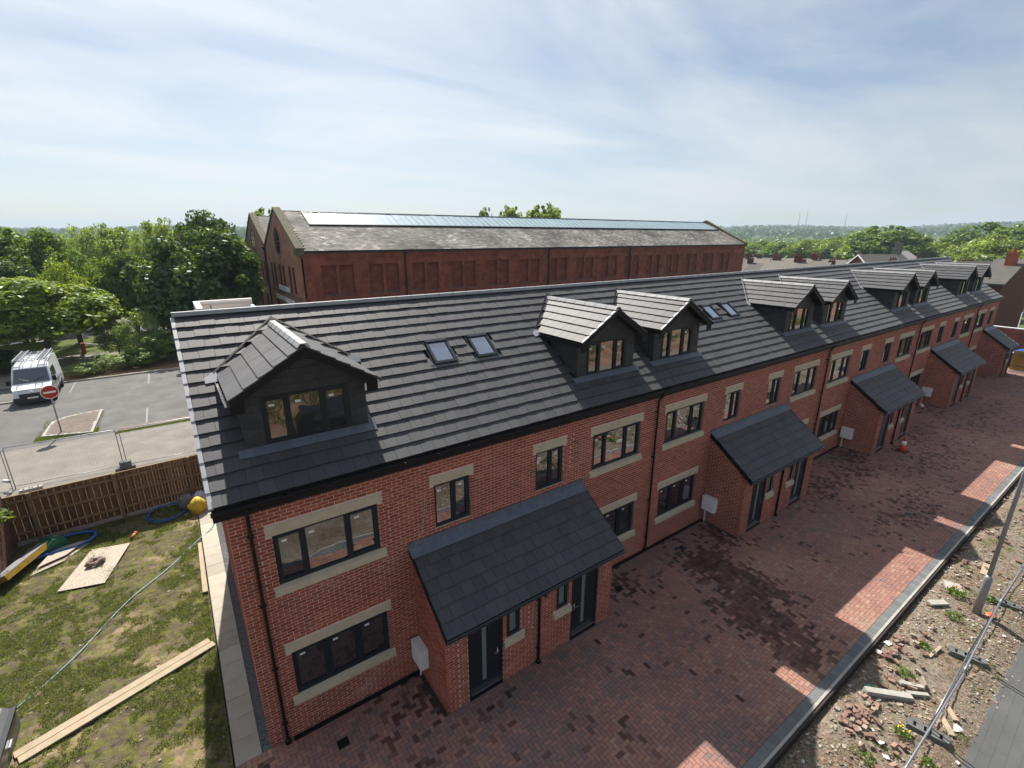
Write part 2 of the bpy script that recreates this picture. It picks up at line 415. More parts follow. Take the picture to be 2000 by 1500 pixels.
def lay_tiles(parent, M, x0, x1, rows, skip, individual, cap=300, name='roof_tile', joined='roof_tiling', lim=None, own=None):
    """Lay staggered tiles in the slope frame M; the nearest `cap` become objects, the rest one joined part."""
    cells = []
    A = np.array(M)
    for r in range(rows):
        s = r * GAUGE
        off = (0.5 * TW if r % 2 else 0.0)
        k0 = math.floor((x0 - off) / TW)
        x = off + k0 * TW
        while x < x1 - 0.01:
            a, b = max(x, x0), min(x + TW, x1)
            x += TW
            if own and not (own[0] <= x - TW / 2 < own[1]): continue
            if b - a < 0.06: continue
            if lim:                                   # valley cut: lim(s) -> allowed x range
                la, lb = lim(s + 0.12)
                a2, b2 = max(a, la), min(b, lb)
                if b2 - a2 < 0.05: continue
                a, b = a2, b2
            cx = (a + b) / 2
            if skip and skip(cx, s + GAUGE / 2): continue
            cells.append((cx, s, b - a))
    P = np.array([[c[0], c[1], 0, 1] for c in cells]) @ A.T
    d = np.linalg.norm(P[:, :3] - np.array(CAMP), axis=1)
    order = np.argsort(d)
    solo = set(order[:cap].tolist()) if individual else set()
    V = []; T = []
    for i, (cx, s, w) in enumerate(cells):
        t = int(RNG.integers(NV)); jn = float(RNG.normal(0, 0.0022)); js = float(RNG.normal(0, 0.003))
        if i in solo:
            put(name, TILES[t], TILE, parent, mw=M @ Matrix.Translation((cx, s + js, jn)) @ Matrix.Diagonal((w / TW, 1, 1, 1)))
        else:
            v = TILEV * [w / TW, 1, 1] + [cx, s + js, jn]
            V.append(v @ A[:3, :3].T + A[:3, 3]); T.append((t + 0.5) / NV)
    if V:
        n = len(V)
        F = (np.arange(n)[:, None, None] * 8 + BOXF[None]).reshape(-1, 4)
        me = new_mesh(joined, np.concatenate(V), F, np.repeat(T, 6))
        W = WM[parent.name]; me.transform(W.inverted())
        put(joined, me, TILE, parent, mw=W, kind='stuff')

def sub_intervals(a, b, cuts):
    out = [(a, b)]
    for c, d in cuts:
        nxt = []
        for p, q in out:
            if d <= p or c >= q: nxt.append((p, q)); continue
            if c > p: nxt.append((p, c))
            if d < q: nxt.append((d, q))
        out = nxt
    return [(p, q) for p, q in out if q - p > 0.035]

BR = (0.213, 0.03, 0.0635)
BRICKS = box_variants('brick', (-BR[0] / 2, 0, 0, BR[0] / 2, BR[1], BR[2]))
def lay_bricks(parent, M, u0, u1, z0, z1, holes, individual, cap=300, top=None, phase=0.0, own=None, bm=None):
    """Stretcher bond on the plane of M (u along the wall, d into it, z up)."""
    A = np.array(M); cells = []
    for n in range(int(round(z0 / 0.075)), int(math.ceil(z1 / 0.075))):
        za = n * 0.075 + 0.0115; zb = za + 0.0635
        if zb > z1 + 0.005: break
        a, b = u0, u1
        if top:
            a, b = top(zb)
            if b - a < 0.1: continue
        cuts = [(h[0], h[2]) for h in holes if h[1] < zb - 0.02 and h[3] > za + 0.02]
        off = phase + (0.1125 if n % 2 else 0.0)
        for p, q in sub_intervals(a, b, cuts):
            k = math.floor((p - off) / 0.225)
            x = off + k * 0.225
            seg = []
            while x < q:
                c, d = max(x, p), min(x + 0.213, q)
                if d - c > 0.004: seg.append([c, d])
                x += 0.225
            if not seg: continue
            seg[0][0] = p; seg[-1][1] = q
            if len(seg) > 1 and seg[0][1] - seg[0][0] < 0.055: seg[1][0] = seg[0][0]; seg.pop(0)
            if len(seg) > 1 and seg[-1][1] - seg[-1][0] < 0.055: seg[-2][1] = seg[-1][1]; seg.pop()
            for c, d in seg:
                if own is None or own[0] <= (c + d) / 2 < own[1]: cells.append((c, d, za, zb))
    C = np.array(cells)
    mid = np.stack([(C[:, 0] + C[:, 1]) / 2, np.zeros(len(C)), C[:, 2], np.ones(len(C))], 1) @ A.T
    dist = np.linalg.norm(mid[:, :3] - np.array(CAMP), axis=1)
    full = (C[:, 1] - C[:, 0]) > 0.2129
    solo = np.zeros(len(C), bool)
    if individual:
        idx = np.where(full)[0]; solo[idx[np.argsort(dist[idx])[:cap]]] = True
    T = np.clip(RNG.normal(0.5, 0.22, len(C)), 0.02, 0.98)
    proud = RNG.normal(0.003, 0.0007, len(C))
    for i in np.where(solo)[0]:
        put('brick', BRICKS[int(T[i] * NV)], bm or BRICK, parent, mw=M @ Matrix.Translation(((C[i, 0] + C[i, 1]) / 2, float(proud[i]), C[i, 2])))
    R = ~solo
    if R.any():
        B = np.stack([C[R, 0], proud[R], C[R, 2], C[R, 1], np.full(R.sum(), 0.03), C[R, 3]], 1)
        me = boxes(B, T[R], name='brickwork', M=WM[parent.name].inverted() @ M)
        put('brickwork', me, bm or BRICK, parent, mw=WM[parent.name], kind='stuff')

def wall_boxes(u0, u1, z0, z1, holes, d0, d1):
    us = sorted({u0, u1} | {h[0] for h in holes} | {h[2] for h in holes})
    us = [u for u in us if u0 <= u <= u1]; out = []
    for a, b in zip(us[:-1], us[1:]):
        cuts = [(h[1], h[3]) for h in holes if h[0] < (a + b) / 2 < h[2]]
        for p, q in sub_intervals(z0, z1, cuts): out.append((a, d0, p, b, d1, q))
    return out

# ------------------------------------------------------------------ windows
def window_frame(w, h, cuts, opens):
    m = MB(); f = 0.062
    m.box(0, 0, 0, w, 0.07, f); m.box(0, 0.001, h - f, w, 0.069, h); m.box(0, 0.0005, f, f, 0.0695, h - f); m.box(w - f, 0.0005, f, w, 0.0695, h - f)
    xs = [0] + [c * w for c in cuts] + [w]
    for c in xs[1:-1]: m.box(c - 0.04, 0.001, f, c + 0.04, 0.069, h - f)
    for i, o in enumerate(opens):
        if o:                                           # opening casement stands a little proud
            a = xs[i] + (f if i == 0 else 0.04) - 0.016; b = xs[i + 1] - (f if i == len(opens) - 1 else 0.04) + 0.016
            z0, z1 = f - 0.016, h - f + 0.016; g = 0.056
            m.box(a, -0.014, z0, b, 0.03, z0 + g); m.box(a, -0.014, z1 - g, b, 0.03, z1)
            m.box(a, -0.013, z0 + g, a + g, 0.03, z1 - g); m.box(b - g, -0.013, z0 + g, b, 0.03, z1 - g)
    return m.mesh('window')
def window(parent, M, w, h, cuts, opens, glass, name='window', stickers=True, sill=None, lintel=None, ledge=0.11):
    key = (round(w, 3), round(h, 3), tuple(cuts), tuple(opens))
    o = put(name, cached(('win',) + key, lambda: window_frame(w, h, cuts, opens)), FRAME, parent, mw=M)
    xs = [0] + [c * w for c in cuts] + [w]
    for i in range(len(opens)):
        a = xs[i] + 0.04; b = xs[i + 1] - 0.04
        pw = b - a
        me = cached(('pane', round(pw, 3), round(h, 3)), lambda: boxes([(0, 0, 0, pw, 0.012, h - 0.1)], name='pane'))
        put('pane', me, glass, o, mw=M @ Matrix.Translation((a, 0.034, 0.05)))
        if stickers:
            st = cached('sticker', lambda: boxes([(0, 0, 0, 0.105, 0.003, 0.05)], name='sticker'))
            put('sticker', st, WHITEP, o, mw=M @ Matrix.Translation((a + (0.10 if opens[i] else 0.06) + 0.05 * random.random(), 0.0305, h - 0.24)))
    if lintel:
        me = cached(('lintel', round(w, 2)), lambda: boxes([(-0.11, -0.05, h + 0.002, w / 2 - 0.003, 0.05, h + 0.228), (w / 2 + 0.003, -0.05, h + 0.002, w + 0.11, 0.05, h + 0.228)] if w > 1.4 else [(-0.11, -0.05, h + 0.002, w + 0.11, 0.05, h + 0.228)], name='lintel'))
        put('lintel', me, STONE, o, mw=M)
    if sill:
        def mk():
            m = MB()
            for a, b in ([(-ledge, w * 0.52 - 0.003), (w * 0.52 + 0.003, w + ledge)] if w > 1.4 else [(-ledge, w + ledge)]):
                m.prism([(a, -0.095, -0.205), (a, 0.06, -0.205), (a, 0.06, -0.002), (a, -0.0, -0.006), (a, -0.095, -0.045)], (b - a, 0, 0))
            return m.mesh('sill')
        put('sill', cached(('sill', round(w, 2), ledge), mk), STONE, o, mw=M)
    return o

# ------------------------------------------------------------------ dormer
def dormer(house, c, near, idx):
    hw, ov = 1.2, 1.375                                 # half width of the front, of the eaves
    zE, zA, yF, yR = 7.80, 8.65, 0.76, 0.40
    zb = lambda y: EZ + (y - EY) * math.tan(SL)          # main roof plane
    pit = math.atan2(zA - zE, ov)
    m = MB()
    zf = zb(yF)
    wz0, wz1, wx = 6.63, 7.66, 0.85
    # front wall round the window opening, then the cheeks
    gab = lambda x: zA - 0.13 - math.tan(pit) * abs(x)
    for a, b in ((-hw, -wx), (wx, hw)):
        m.prism([(c + a, yF, zf), (c + b, yF, zf), (c + b, yF, gab(b)), (c + a, yF, gab(a))], (0, 0.1, 0))
    m.box(c - wx, yF + 0.001, zf, c + wx, yF + 0.099, wz0)
    m.prism([(c - wx, yF + 0.001, wz1), (c + wx, yF + 0.001, wz1), (c + wx, yF + 0.001, gab(wx)), (c, yF + 0.001, gab(0)), (c - wx, yF + 0.001, gab(wx))], (0, 0.098, 0))
    for sx in (-1, 1):
        x = c + sx * hw; zt = gab(hw) - 0.002
        yt = EY + (zt - EZ) / math.tan(SL)
        m.prism([(x, yF + 0.002, zf - 0.05), (x, yt, zt), (x, yF + 0.002, zt)], (-sx * 0.1, 0, 0))
    d = put('dormer', m.mesh('dormer'), SLATE, house, mw=WM[house.name].copy() if False else Matrix.Identity(4))
    # hung slates on the front and cheeks: thin overlapping pieces
    S = []; T = []
    for r in range(14):
        z0 = zf + r * 0.155
        for k in range(-6, 7):
            x0 = k * 0.2 + (0.1 if r % 2 else 0); x1 = x0 + 0.196
            for a, b in sub_intervals(max(x0, -hw), min(x1, hw), [(-wx - 0.005, wx + 0.005)] if (z0 < wz1 and z0 + 0.15 > wz0) else []):
                if z0 + 0.152 < gab(max(abs(a), abs(b))) + 0.05 and z0 + 0.16 > zf:
                    S.append((c + a, yF - 0.012, z0 + 0.003, c + b, yF + 0.001, z0 + 0.15)); T.append(random.random())
    put('front_slating', boxes(S, T, name='front_slating'), SLATE, d, mw=Matrix.Identity(4))
    for sx in (-1, 1):
        S = []; T = []
        for r in range(8):
            z0 = zf + r * 0.155; z1 = min(z0 + 0.15, gab(hw))
            if z1 - z0 < 0.05: continue
            ymax = EY + (z0 - EZ) / math.tan(SL) + 0.05
            y = yF - 0.012 - (0.1 if r % 2 else 0)
            while y < ymax:
                y1 = min(y + 0.196, ymax)
                if y1 - max(y, yF - 0.012) > 0.02:
                    xo = c + sx * hw; S.append((min(xo, xo + sx * 0.013), max(y, yF - 0.012), z0 + 0.003, max(xo, xo + sx * 0.013), y1, z1)); T.append(random.random())
                y += 0.2
        put('cheek_slating', boxes(S, T, name='cheek_slating'), SLATE, d, mw=Matrix.Identity(4))
    # window: frame, panes and stickers hang directly on the dormer
    w, h = 2 * wx - 0.004, wz1 - wz0 - 0.004
    flip = idx % 2
    cuts = (0.29, 0.68) if not flip else (0.32, 0.71); opens = (1, 0, 1)
    M = Matrix.Translation((c - wx + 0.002, yF - 0.005, wz0 + 0.002))
    put('window_frame', cached(('dwin', flip), lambda: window_frame(w, h, cuts, opens)), FRAME, d, mw=M)
    xs = [0] + [q * w for q in cuts] + [w]
    for i in range(3):
        a, b = xs[i] + 0.04, xs[i + 1] - 0.04
        put('pane', cached(('dpane', round(b - a, 3)), lambda: boxes([(0, 0, 0, b - a, 0.012, h - 0.1)], name='pane')), GLASS, d, mw=M @ Matrix.Translation((a, 0.036, 0.05)))
        if near: put('sticker', cached('sticker', lambda: boxes([(0, 0, 0, 0.105, 0.003, 0.05)], name='sticker')), WHITEP, d, mw=M @ Matrix.Translation((a + 0.1, 0.0325, h - 0.24)))
    put('window_board', boxes([(c - wx - 0.06, yF - 0.06, wz0 - 0.055, c + wx + 0.06, yF - 0.002, wz0 - 0.004)], name='window_board'), FRAME, d, mw=Matrix.Identity(4))
    # lead apron and side flashing dressed over the main tiles
    m = MB(); MR = roof_frame(0)
    sF = (yF - EY) / math.cos(SL)
    def P(x, s, n): return MR @ Vector((x, s, n))
    m.prism([P(c - hw - 0.16, sF - 0.17, 0.046), P(c + hw + 0.16, sF - 0.17, 0.046), P(c + hw + 0.16, sF + 0.03, 0.05), P(c - hw - 0.16, sF + 0.03, 0.05)], MR.to_3x3() @ Vector((0, 0, 0.012)))
    m.box(c - hw - 0.02, yF - 0.03, zf - 0.02, c + hw + 0.02, yF - 0.013, zf + 0.075)
    for sx in (1,):
        xo = c + sx * (hw + 0.014)
        st = (gab(hw) - EZ) / math.sin(SL)
        m.prism([P(xo, sF, 0.05), P(xo, st, 0.05), P(xo + sx * 0.11, st, 0.046), P(xo + sx * 0.11, sF, 0.046)][::sx], MR.to_3x3() @ Vector((0, 0, 0.009)))
    put('lead_flashing', m.mesh('lead_flashing'), LEAD, d, mw=Matrix.Identity(4))
    # pitched roof: two tiled slopes cut along the valleys
    rows = 5; sl = math.hypot(ov, zA - zE); g = sl / rows
    for sx in (-1, 1):
        # slope axes: X runs along -sx*y, S up the slope, N outwards
        S3 = Vector((-sx * math.cos(pit), 0, math.sin(pit))); N3 = Vector((sx * math.sin(pit), 0, math.cos(pit))); X3 = S3.cross(N3)
        O = Vector((c + sx * ov, 0, zE - 0.045))
        A = Matrix(((X3.x, S3.x, N3.x, O.x), (X3.y, S3.y, N3.y, O.y), (X3.z, S3.z, N3.z, O.z), (0, 0, 0, 1)))
        yv = lambda s: EY + (zE + s * math.sin(pit) + 0.01 - EZ) / math.tan(SL)
        deck = MB()
        deck.prism([(c + sx * ov, yR + 0.02, zE - 0.05), (c, yR + 0.02, zA - 0.05), (c, yv(sl), zA - 0.05), (c + sx * ov, yv(0), zE - 0.05)], tuple(N3 * -0.05))
        put('roof_deck', deck.mesh('roof_deck'), FASCIA, d, mw=Matrix.Identity(4))
        V = []; T = []
        ys = 1 if X3.y > 0 else -1
        for r in range(rows):
            s = r * g; y = yR + (0.0 if r % 2 else -0.15) ; lim = yv(s + g * 0.5)
            while y < lim - 0.03:
                a, b = max(y, yR), min(y + TW, lim); y += TW
                if b - a < 0.05: continue
                t = int(RNG.integers(NV)); cx = (a + b) / 2 * ys; w_ = (b - a) / TW
                Mt = A @ Matrix.Translation((cx, s, float(RNG.normal(0, 0.001)))) @ Matrix.Diagonal((w_, g / GAUGE, 1, 1))
                if near: put('roof_tile', TILES[t], TILE, d, mw=Mt)
                else:
                    B = np.array(Mt); V.append(TILEV @ B[:3, :3].T + B[:3, 3]); T.append((t + 0.5) / NV)
        if V:
            n = len(V); F = (np.arange(n)[:, None, None] * 8 + BOXF[None]).reshape(-1, 4)
            put('roof_tiling', new_mesh('roof_tiling', np.concatenate(V), F, np.repeat(T, 6)), TILE, d, mw=Matrix.Identity(4), kind='stuff')
        # bargeboard, verge strip, eaves gutter, valley lead
        m = MB()
        dn = Vector((0, 0, -0.17))
        a0 = Vector((c + sx * (ov + 0.01), yR - 0.0, zE - 0.03)); a1 = Vector((c, yR - 0.0, zA - 0.03))
        m.prism([a0, a1, a1 + dn, a0 + dn], (0, 0.03, 0))
        m.prism([a0 + Vector((0, 0.03, -0.12)), a1 + Vector((0, 0.03, -0.12)), a1 + Vector((0, 0.03, -0.135)), a0 + Vector((0, 0.03, -0.135))], (0, yF - yR - 0.02, 0))
        m.box(min(c + sx * (ov + 0.01), c + sx * (hw - 0.05)), yR + 0.004, zE - 0.30, max(c + sx * (ov + 0.01), c + sx * (hw - 0.05)), yR + 0.034, zE - 0.10)
        put('bargeboard', m.mesh('bargeboard'), FASCIA, d, mw=Matrix.Identity(4))
        m = MB()
        for r in range(rows):                            # stepped dry-verge caps
            s0, s1 = r * g, (r + 1) * g + 0.01
            q = [A @ Vector((ys * (yR - 0.025), s0, 0.02)), A @ Vector((ys * (yR - 0.025), s1, 0.004)), A @ Vector((ys * (yR - 0.025), s1, 0.032)), A @ Vector((ys * (yR - 0.025), s0, 0.05))]
            m.prism(q, (0, 0.06, 0))
        put('verge_cap', m.mesh('verge_cap'), VERGE if sx < 0 and idx in (1, 2) else TILE, d, mw=Matrix.Identity(4))
        m = MB()
        gx = c + sx * (ov + 0.045); yb = yv(0) - 0.08
        for p, q, r_, t_ in ((gx - 0.05, gx + 0.05, zE - 0.125, zE - 0.115), (gx - 0.05, gx - 0.042, zE - 0.115, zE - 0.05), (gx + 0.042, gx + 0.05, zE - 0.115, zE - 0.05)):
            m.box(p, yR - 0.02, r_, q, yb, t_)
        for k in range(5): m.box(gx - 0.042, yR + 0.1 + k * 0.45, zE - 0.066, gx + 0.042, yR + 0.125 + k * 0.45, zE - 0.058)
        put('gutter', m.mesh('gutter'), BLACKP if idx else GREYGUT, d, mw=Matrix.Identity(4))
        m = MB()
        v0 = Vector((c + sx * (ov + 0.08), yv(0) - 0.06, 0)); v1 = Vector((c, yv(sl) + 0.02, 0))
        pts = []
        for vv, off in ((v0, -0.01), (v1, -0.01), (v1, 0.035), (v0, 0.045)):
            y = vv.y + off + 0.02
            pts.append(Vector((vv.x, y, zb(y) + 0.058)))
        if sx > 0: pts = pts[::-1]
        m.prism(pts, (0, -0.006, 0.009))
        y0 = yv(0) - 0.22
        q = [Vector((c + sx * (ov + 0.02), y, zb(y) + 0.055)) for y in (y0, y0 + 0.26)] + [Vector((c + sx * (ov + 0.26), y, zb(y) + 0.058)) for y in (y0 + 0.1, y0 - 0.02)]
        ms = MB(); ms.prism(q[::-1] if sx > 0 else q, (0, -0.006, 0.009))
        put('valley_saddle', ms.mesh('valley_saddle'), VERGE if sx < 0 else LEAD, d, mw=Matrix.Identity(4))
        put('valley_lead', m.mesh('valley_lead'), VERGE if (sx < 0 and idx > 2) else (FASCIA if idx < 3 else LEAD), d, mw=Matrix.Identity(4))  # far left valleys pale: sun glint on tile edges put into the colour
    # ridge tiles
    y = yR - 0.02; L = 0.455; yend = EY + (zA - EZ) / math.tan(SL) + 0.05
    while y < yend - 0.05:
        L2 = min(L, yend - y)
        put('ridge_tile', cached('ridge_y', lambda: ridge_mesh('y', 0.445)), RIDGE, d, mw=Matrix.Translation((c, y, zA + 0.012)) @ Matrix.Diagonal((1, L2 / L, 1, 1)))
        y += L
    return d

def ridge_mesh(ax, L):
    prof = [(-0.125, -0.055), (-0.06, 0.025), (0.06, 0.025), (0.125, -0.055), (0.11, -0.07), (0.05, 0.003), (-0.05, 0.003), (-0.11, -0.07)]
    m = MB()
    if ax == 'x':
        m.prism([(0, p, z) for p, z in prof], (L, 0, 0), 0.75); m.prism([(L - 0.012, p * 1.04, z + 0.006) for p, z in prof], (0.03, 0, 0), 0.1)
    else:
        m.prism([(p, 0, z) for p, z in prof], (0, L, 0), 0.75); m.prism([(p * 1.04, L - 0.012, z + 0.006) for p, z in prof], (0, 0.03, 0), 0.1)
    return m.mesh('ridge_tile')

# ------------------------------------------------------------------ houses
NEARTXT = ['end terraced house beside the garden, with the lone dormer turned nearest', 'second terraced house from the garden end, its dormer left of the first downpipe pair',
           'third terraced house from the garden end, between two dormer roofs and its own rooflight', 'fourth terraced house from the garden end, left of a downpipe',
           'fifth terraced house from the garden end, just past the orange and white cone', 'sixth terraced house from the garden end',
           'seventh terraced house from the garden end', 'eighth terraced house from the garden end, next to last',
           'far end terraced house beside the old dark brick house']
DORM = [1.78, 10.45, 13.86, 22.50, 25.97, 34.65, 38.10, 46.72, 50.3]
UPB = (3.905, 5.065); GRB = (1.05, 2.215)
for i in range(9):
    X0, X1 = HX[i], HX[i + 1]
    o0 = OFF[i // 2]; left = i % 2 == 0
    hs = thing('terraced_house', NEARTXT[i], 'house', (X0, 0, 0), group='red brick terraced houses of the new row')
    near = i < 4
    wide = (o0 + 0.68, o0 + 2.79) if left else (o0 + 9.31, o0 + 11.40)
    slim = (o0 + 4.15, o0 + 5.12) if left else (o0 + 7.18, o0 + 8.16)
    holes = [(wide[0], UPB[0] - 0.03, wide[1], UPB[1] + 0.02), (slim[0], UPB[0], slim[1], UPB[1] + 0.02), (wide[0], GRB[0] - 0.03, wide[1], GRB[1] + 0.02)]
    B = wall_boxes(X0, X1, 0.0, 5.74, holes, 0.006, 0.28)
    m = MB()
    for b in B: m.box(*b)
    put('rear_wall', boxes([(X0, 7.72, 0, X1, 8.0, 5.74)], name='rear_wall'), BRICK, hs, mw=Matrix.Identity(4))
    if i == 0:
        m.prism([(0.006, 0.28, 0), (0.006, 0.28, 5.74), (0.006, 4.0, 8.76), (0.006, 7.72, 5.95), (0.006, 7.72, 0)], (0.27, 0, 0))
    if i == 8:
        m.prism([(X1 - 0.27, 0.28, 0), (X1 - 0.27, 0.28, 5.74), (X1 - 0.27, 4.0, 8.76), (X1 - 0.27, 7.72, 5.95), (X1 - 0.27, 7.72, 0)], (0.264, 0, 0))
    wall = put('wall', m.mesh('wall'), MORTAR, hs, mw=Matrix.Identity(4))
    bh = [(a - 0.0, b, c_, d_) for a, b, c_, d_ in holes]
    bh += [(w_[0] - 0.11, z_[1] - 0.01, w_[1] + 0.11, z_[1] + 0.228) for w_, z_ in ((wide, UPB), (slim, UPB), (wide, GRB))]
    bh += [(w_[0] - 0.11, z_[0] - 0.205, w_[1] + 0.11, z_[0]) for w_, z_ in ((wide, UPB), (wide, GRB))]
    lay_bricks(wall, Matrix.Identity(4), X0 - (0.0 if i == 0 else 0.5), X1 + (0.5 if i < 8 else 0), 0.0, 5.74, bh, i < 2, own=(X0, X1))
    if i == 0:
        Mg = Matrix(((0, 1, 0, 0), (1, 0, 0, 0), (0, 0, 1, 0), (0, 0, 0, 1)))
        tz = lambda z: (0.035, 7.9) if z < 5.7 else (0.3 + (z - 5.7) * 1.33, 7.7 - (z - 5.7) * 1.33)
        lay_bricks(wall, Mg, 0.035, 7.9, 0.0, 8.7, [], False, top=tz, phase=0.05)
    if i == 8:
        Mg = Matrix(((0, -1, 0, X1), (1, 0, 0, 0), (0, 0, 1, 0), (0, 0, 0, 1)))
        lay_bricks(wall, Mg, 0.035, 7.9, 0.0, 5.7, [], False, phase=0.05)
    fl = (lambda c_: c_) if left else (lambda c_: tuple(1 - q for q in c_[::-1]))
    window(hs, Matrix.Translation((wide[0] + 0.002, 0.045, UPB[0])), wide[1] - wide[0] - 0.004, UPB[1] - UPB[0] - 0.002, (0.27, 0.68), (1, 0, 1), GLASS, sill=True, lintel=True, stickers=i < 4)
    window(hs, Matrix.Translation((slim[0] + 0.002, 0.045, UPB[0])), slim[1] - slim[0] - 0.004, UPB[1] - UPB[0] - 0.002, (0.52,), (0, 1), GLASS, lintel=True, stickers=i < 4)
    window(hs, Matrix.Translation((wide[0] + 0.002, 0.045, GRB[0])), wide[1] - wide[0] - 0.004, GRB[1] - GRB[0] - 0.002, (0.34, 0.67), (1, 1, 1), GLASSD, sill=True, lintel=True, stickers=i < 4)
    # roof
    m = MB()
    xa = X0 - (0.2 if i == 0 else 0); xb = X1 + (0.12 if i == 8 else 0)
    nrm = Vector((0, -math.sin(SL), math.cos(SL)))
    m.prism([(xa, EY, EZ), (xa, RY, RZ), (xa, RY, RZ - 0.1), (xa, EY, EZ - 0.1)], (xb - xa, 0, 0))
    m.prism([(xa, RY, RZ), (xa, 8.1, EZ), (xa, 8.1, EZ - 0.1), (xa, RY, RZ - 0.1)], (xb - xa, 0, 0))
    roof = put('roof', m.mesh('roof'), FASCIA, hs, mw=Matrix.Identity(4))
    MR = roof_frame(0)
    dc = DORM[i]
    def skip(x, s, dc=dc, i=i):
        y = EY + s * math.cos(SL); dxx = abs(x - dc)
        if dxx < 1.17 and y > 0.8 and y < EY + (8.65 - 0.625 * dxx - EZ) / math.tan(SL) - 0.12: return True
        for a, b, c_, d_ in SKYL:
            if a - 0.05 < x < b + 0.05 and c_ - 0.02 < s < d_ + 0.03: return True
        return False
    SKYL = []
    for bx in (0.0, 12.35):
        SKYL += [(bx + 5.24, bx + 5.90, 2.31, 3.24), (bx + 6.54, bx + 7.21, 2.31, 3.24)]
    lay_tiles(roof, MR, -0.17, HX[9] + 0.1, 15, skip, near, cap=300, own=(X0 if i else -1, X1 if i < 8 else 99))
    x = xa + (0.0 if i == 0 else 0.0)
    n = int(round((xb - xa) / 0.457)); L = (xb - xa) / n
    for k in range(n):
        put('ridge_tile', cached('ridge_x', lambda: ridge_mesh('x', 0.447)), RIDGE, roof, mw=Matrix.Translation((xa + k * L, RY, RZ + 0.06)) @ Matrix.Diagonal((L / 0.457, 1, 1, 1)))
    if i == 0:
        for r in range(15):
            vb = cached('verge', lambda: boxes([(-0.03, 0, -0.03, 0.045, GAUGE + 0.02, 0.052)], name='verge_cap'))
            put('verge_cap', vb, VERGE, roof, mw=MR @ Matrix.Translation((xa, r * GAUGE - 0.004, 0)) @ Matrix.Rotation(rad(-3), 4, 'X'))
    # fascia, soffit, gutter, downpipe
    put('fascia', boxes([(xa, -0.115, 5.735, xb, 0.02, 5.885)], name='fascia'), FASCIA, hs, mw=Matrix.Identity(4))
    m = MB()
    for k in range(6):
        a0 = math.pi + math.pi * k / 6; a1 = math.pi + math.pi * (k + 1) / 6
        P0 = (-0.175 + 0.058 * math.cos(a0), 5.945 + 0.058 * math.sin(a0)); P1 = (-0.175 + 0.058 * math.cos(a1), 5.945 + 0.058 * math.sin(a1))
        m.prism([(xa - 0.02, P0[0], P0[1]), (xa - 0.02, P1[0], P1[1]), (xa - 0.02, P1[0], P1[1] + 0.006), (xa - 0.02, P0[0], P0[1] + 0.006)], (xb - xa + 0.02, 0, 0))
    k = 0
    while xa + 0.4 + k * 0.8 < xb:
        m.box(xa + 0.4 + k * 0.8, -0.235, 5.935, xa + 0.425 + k * 0.8, -0.115, 5.952); k += 1
    put('gutter', m.mesh('gutter'), BLACKP, hs, mw=Matrix.Identity(4))
    if left:
        px = X0 + 0.33 if i == 0 else X0 + 0.08
        m = MB(); m.tube([(px + (0.12 if i else 0), -0.17, 5.90), (px + (0.12 if i else 0), -0.165, 5.80), (px, -0.075, 5.62), (px, -0.07, 5.4), (px, -0.07, 0.12), (px, -0.09, 0.02)], 0.034, 10)
        for z in (5.2, 3.6, 2.0, 0.5): m.tube([(px, -0.07, z), (px, -0.07, z + 0.06)], 0.041, 10); m.box(px - 0.06, -0.06, z, px + 0.06, 0.0, z + 0.03)
        m.tube([(px, -0.07, 0.0), (px, -0.07, 0.10)], [0.07, 0.045], 10)
        put('downpipe', m.mesh('downpipe', True), BLACKP, hs, mw=Matrix.Identity(4))
    # rooflight
    for q, (a, b, c_, d_) in enumerate(SKYL):
        cx = (a + b) / 2
        if not (X0 < cx < X1): continue
        w_, h_ = b - a, d_ - c_
        M = MR @ Matrix.Translation((a, c_, 0.012))
        m = MB(); f = 0.075
        m.box(0, 0.10, 0, w_, 0.10 + f, 0.075); m.box(0, h_ - f, 0, w_, h_, 0.095); m.box(0.001, 0.10 + f, 0, f, h_ - f, 0.08); m.box(w_ - f, 0.10 + f, 0, w_ - 0.001, h_ - f, 0.08)
        m.box(-0.05, 0.10, -0.01, -0.002, h_ + 0.05, 0.03); m.box(w_ + 0.002, 0.10, -0.01, w_ + 0.05, h_ + 0.05, 0.03); m.box(-0.05, h_ + 0.002, -0.01, w_ + 0.05, h_ + 0.06, 0.035)
        sk = put('rooflight', m.mesh('rooflight'), FRAME, hs, mw=M)
        put('pane', boxes([(f - 0.01, 0.09 + f, 0.03, w_ - f + 0.01, h_ - f + 0.01, 0.05)], name='pane'), SKYGLASS, sk, mw=M)
        m = MB(); m.box(-0.14, -0.02, 0.026, w_ + 0.14, 0.10, 0.036); m.box(f, 0.10 + f - 0.03, 0.05, w_ - f, 0.10 + f, 0.078); m.box(f, h_ - f - 0.005, 0.08, w_ - f, h_ + 0.002, 0.1)
        put('flashing', m.mesh('flashing'), GREYGUT, sk, mw=M)
    dormer(hs, dc, i < 3, i)
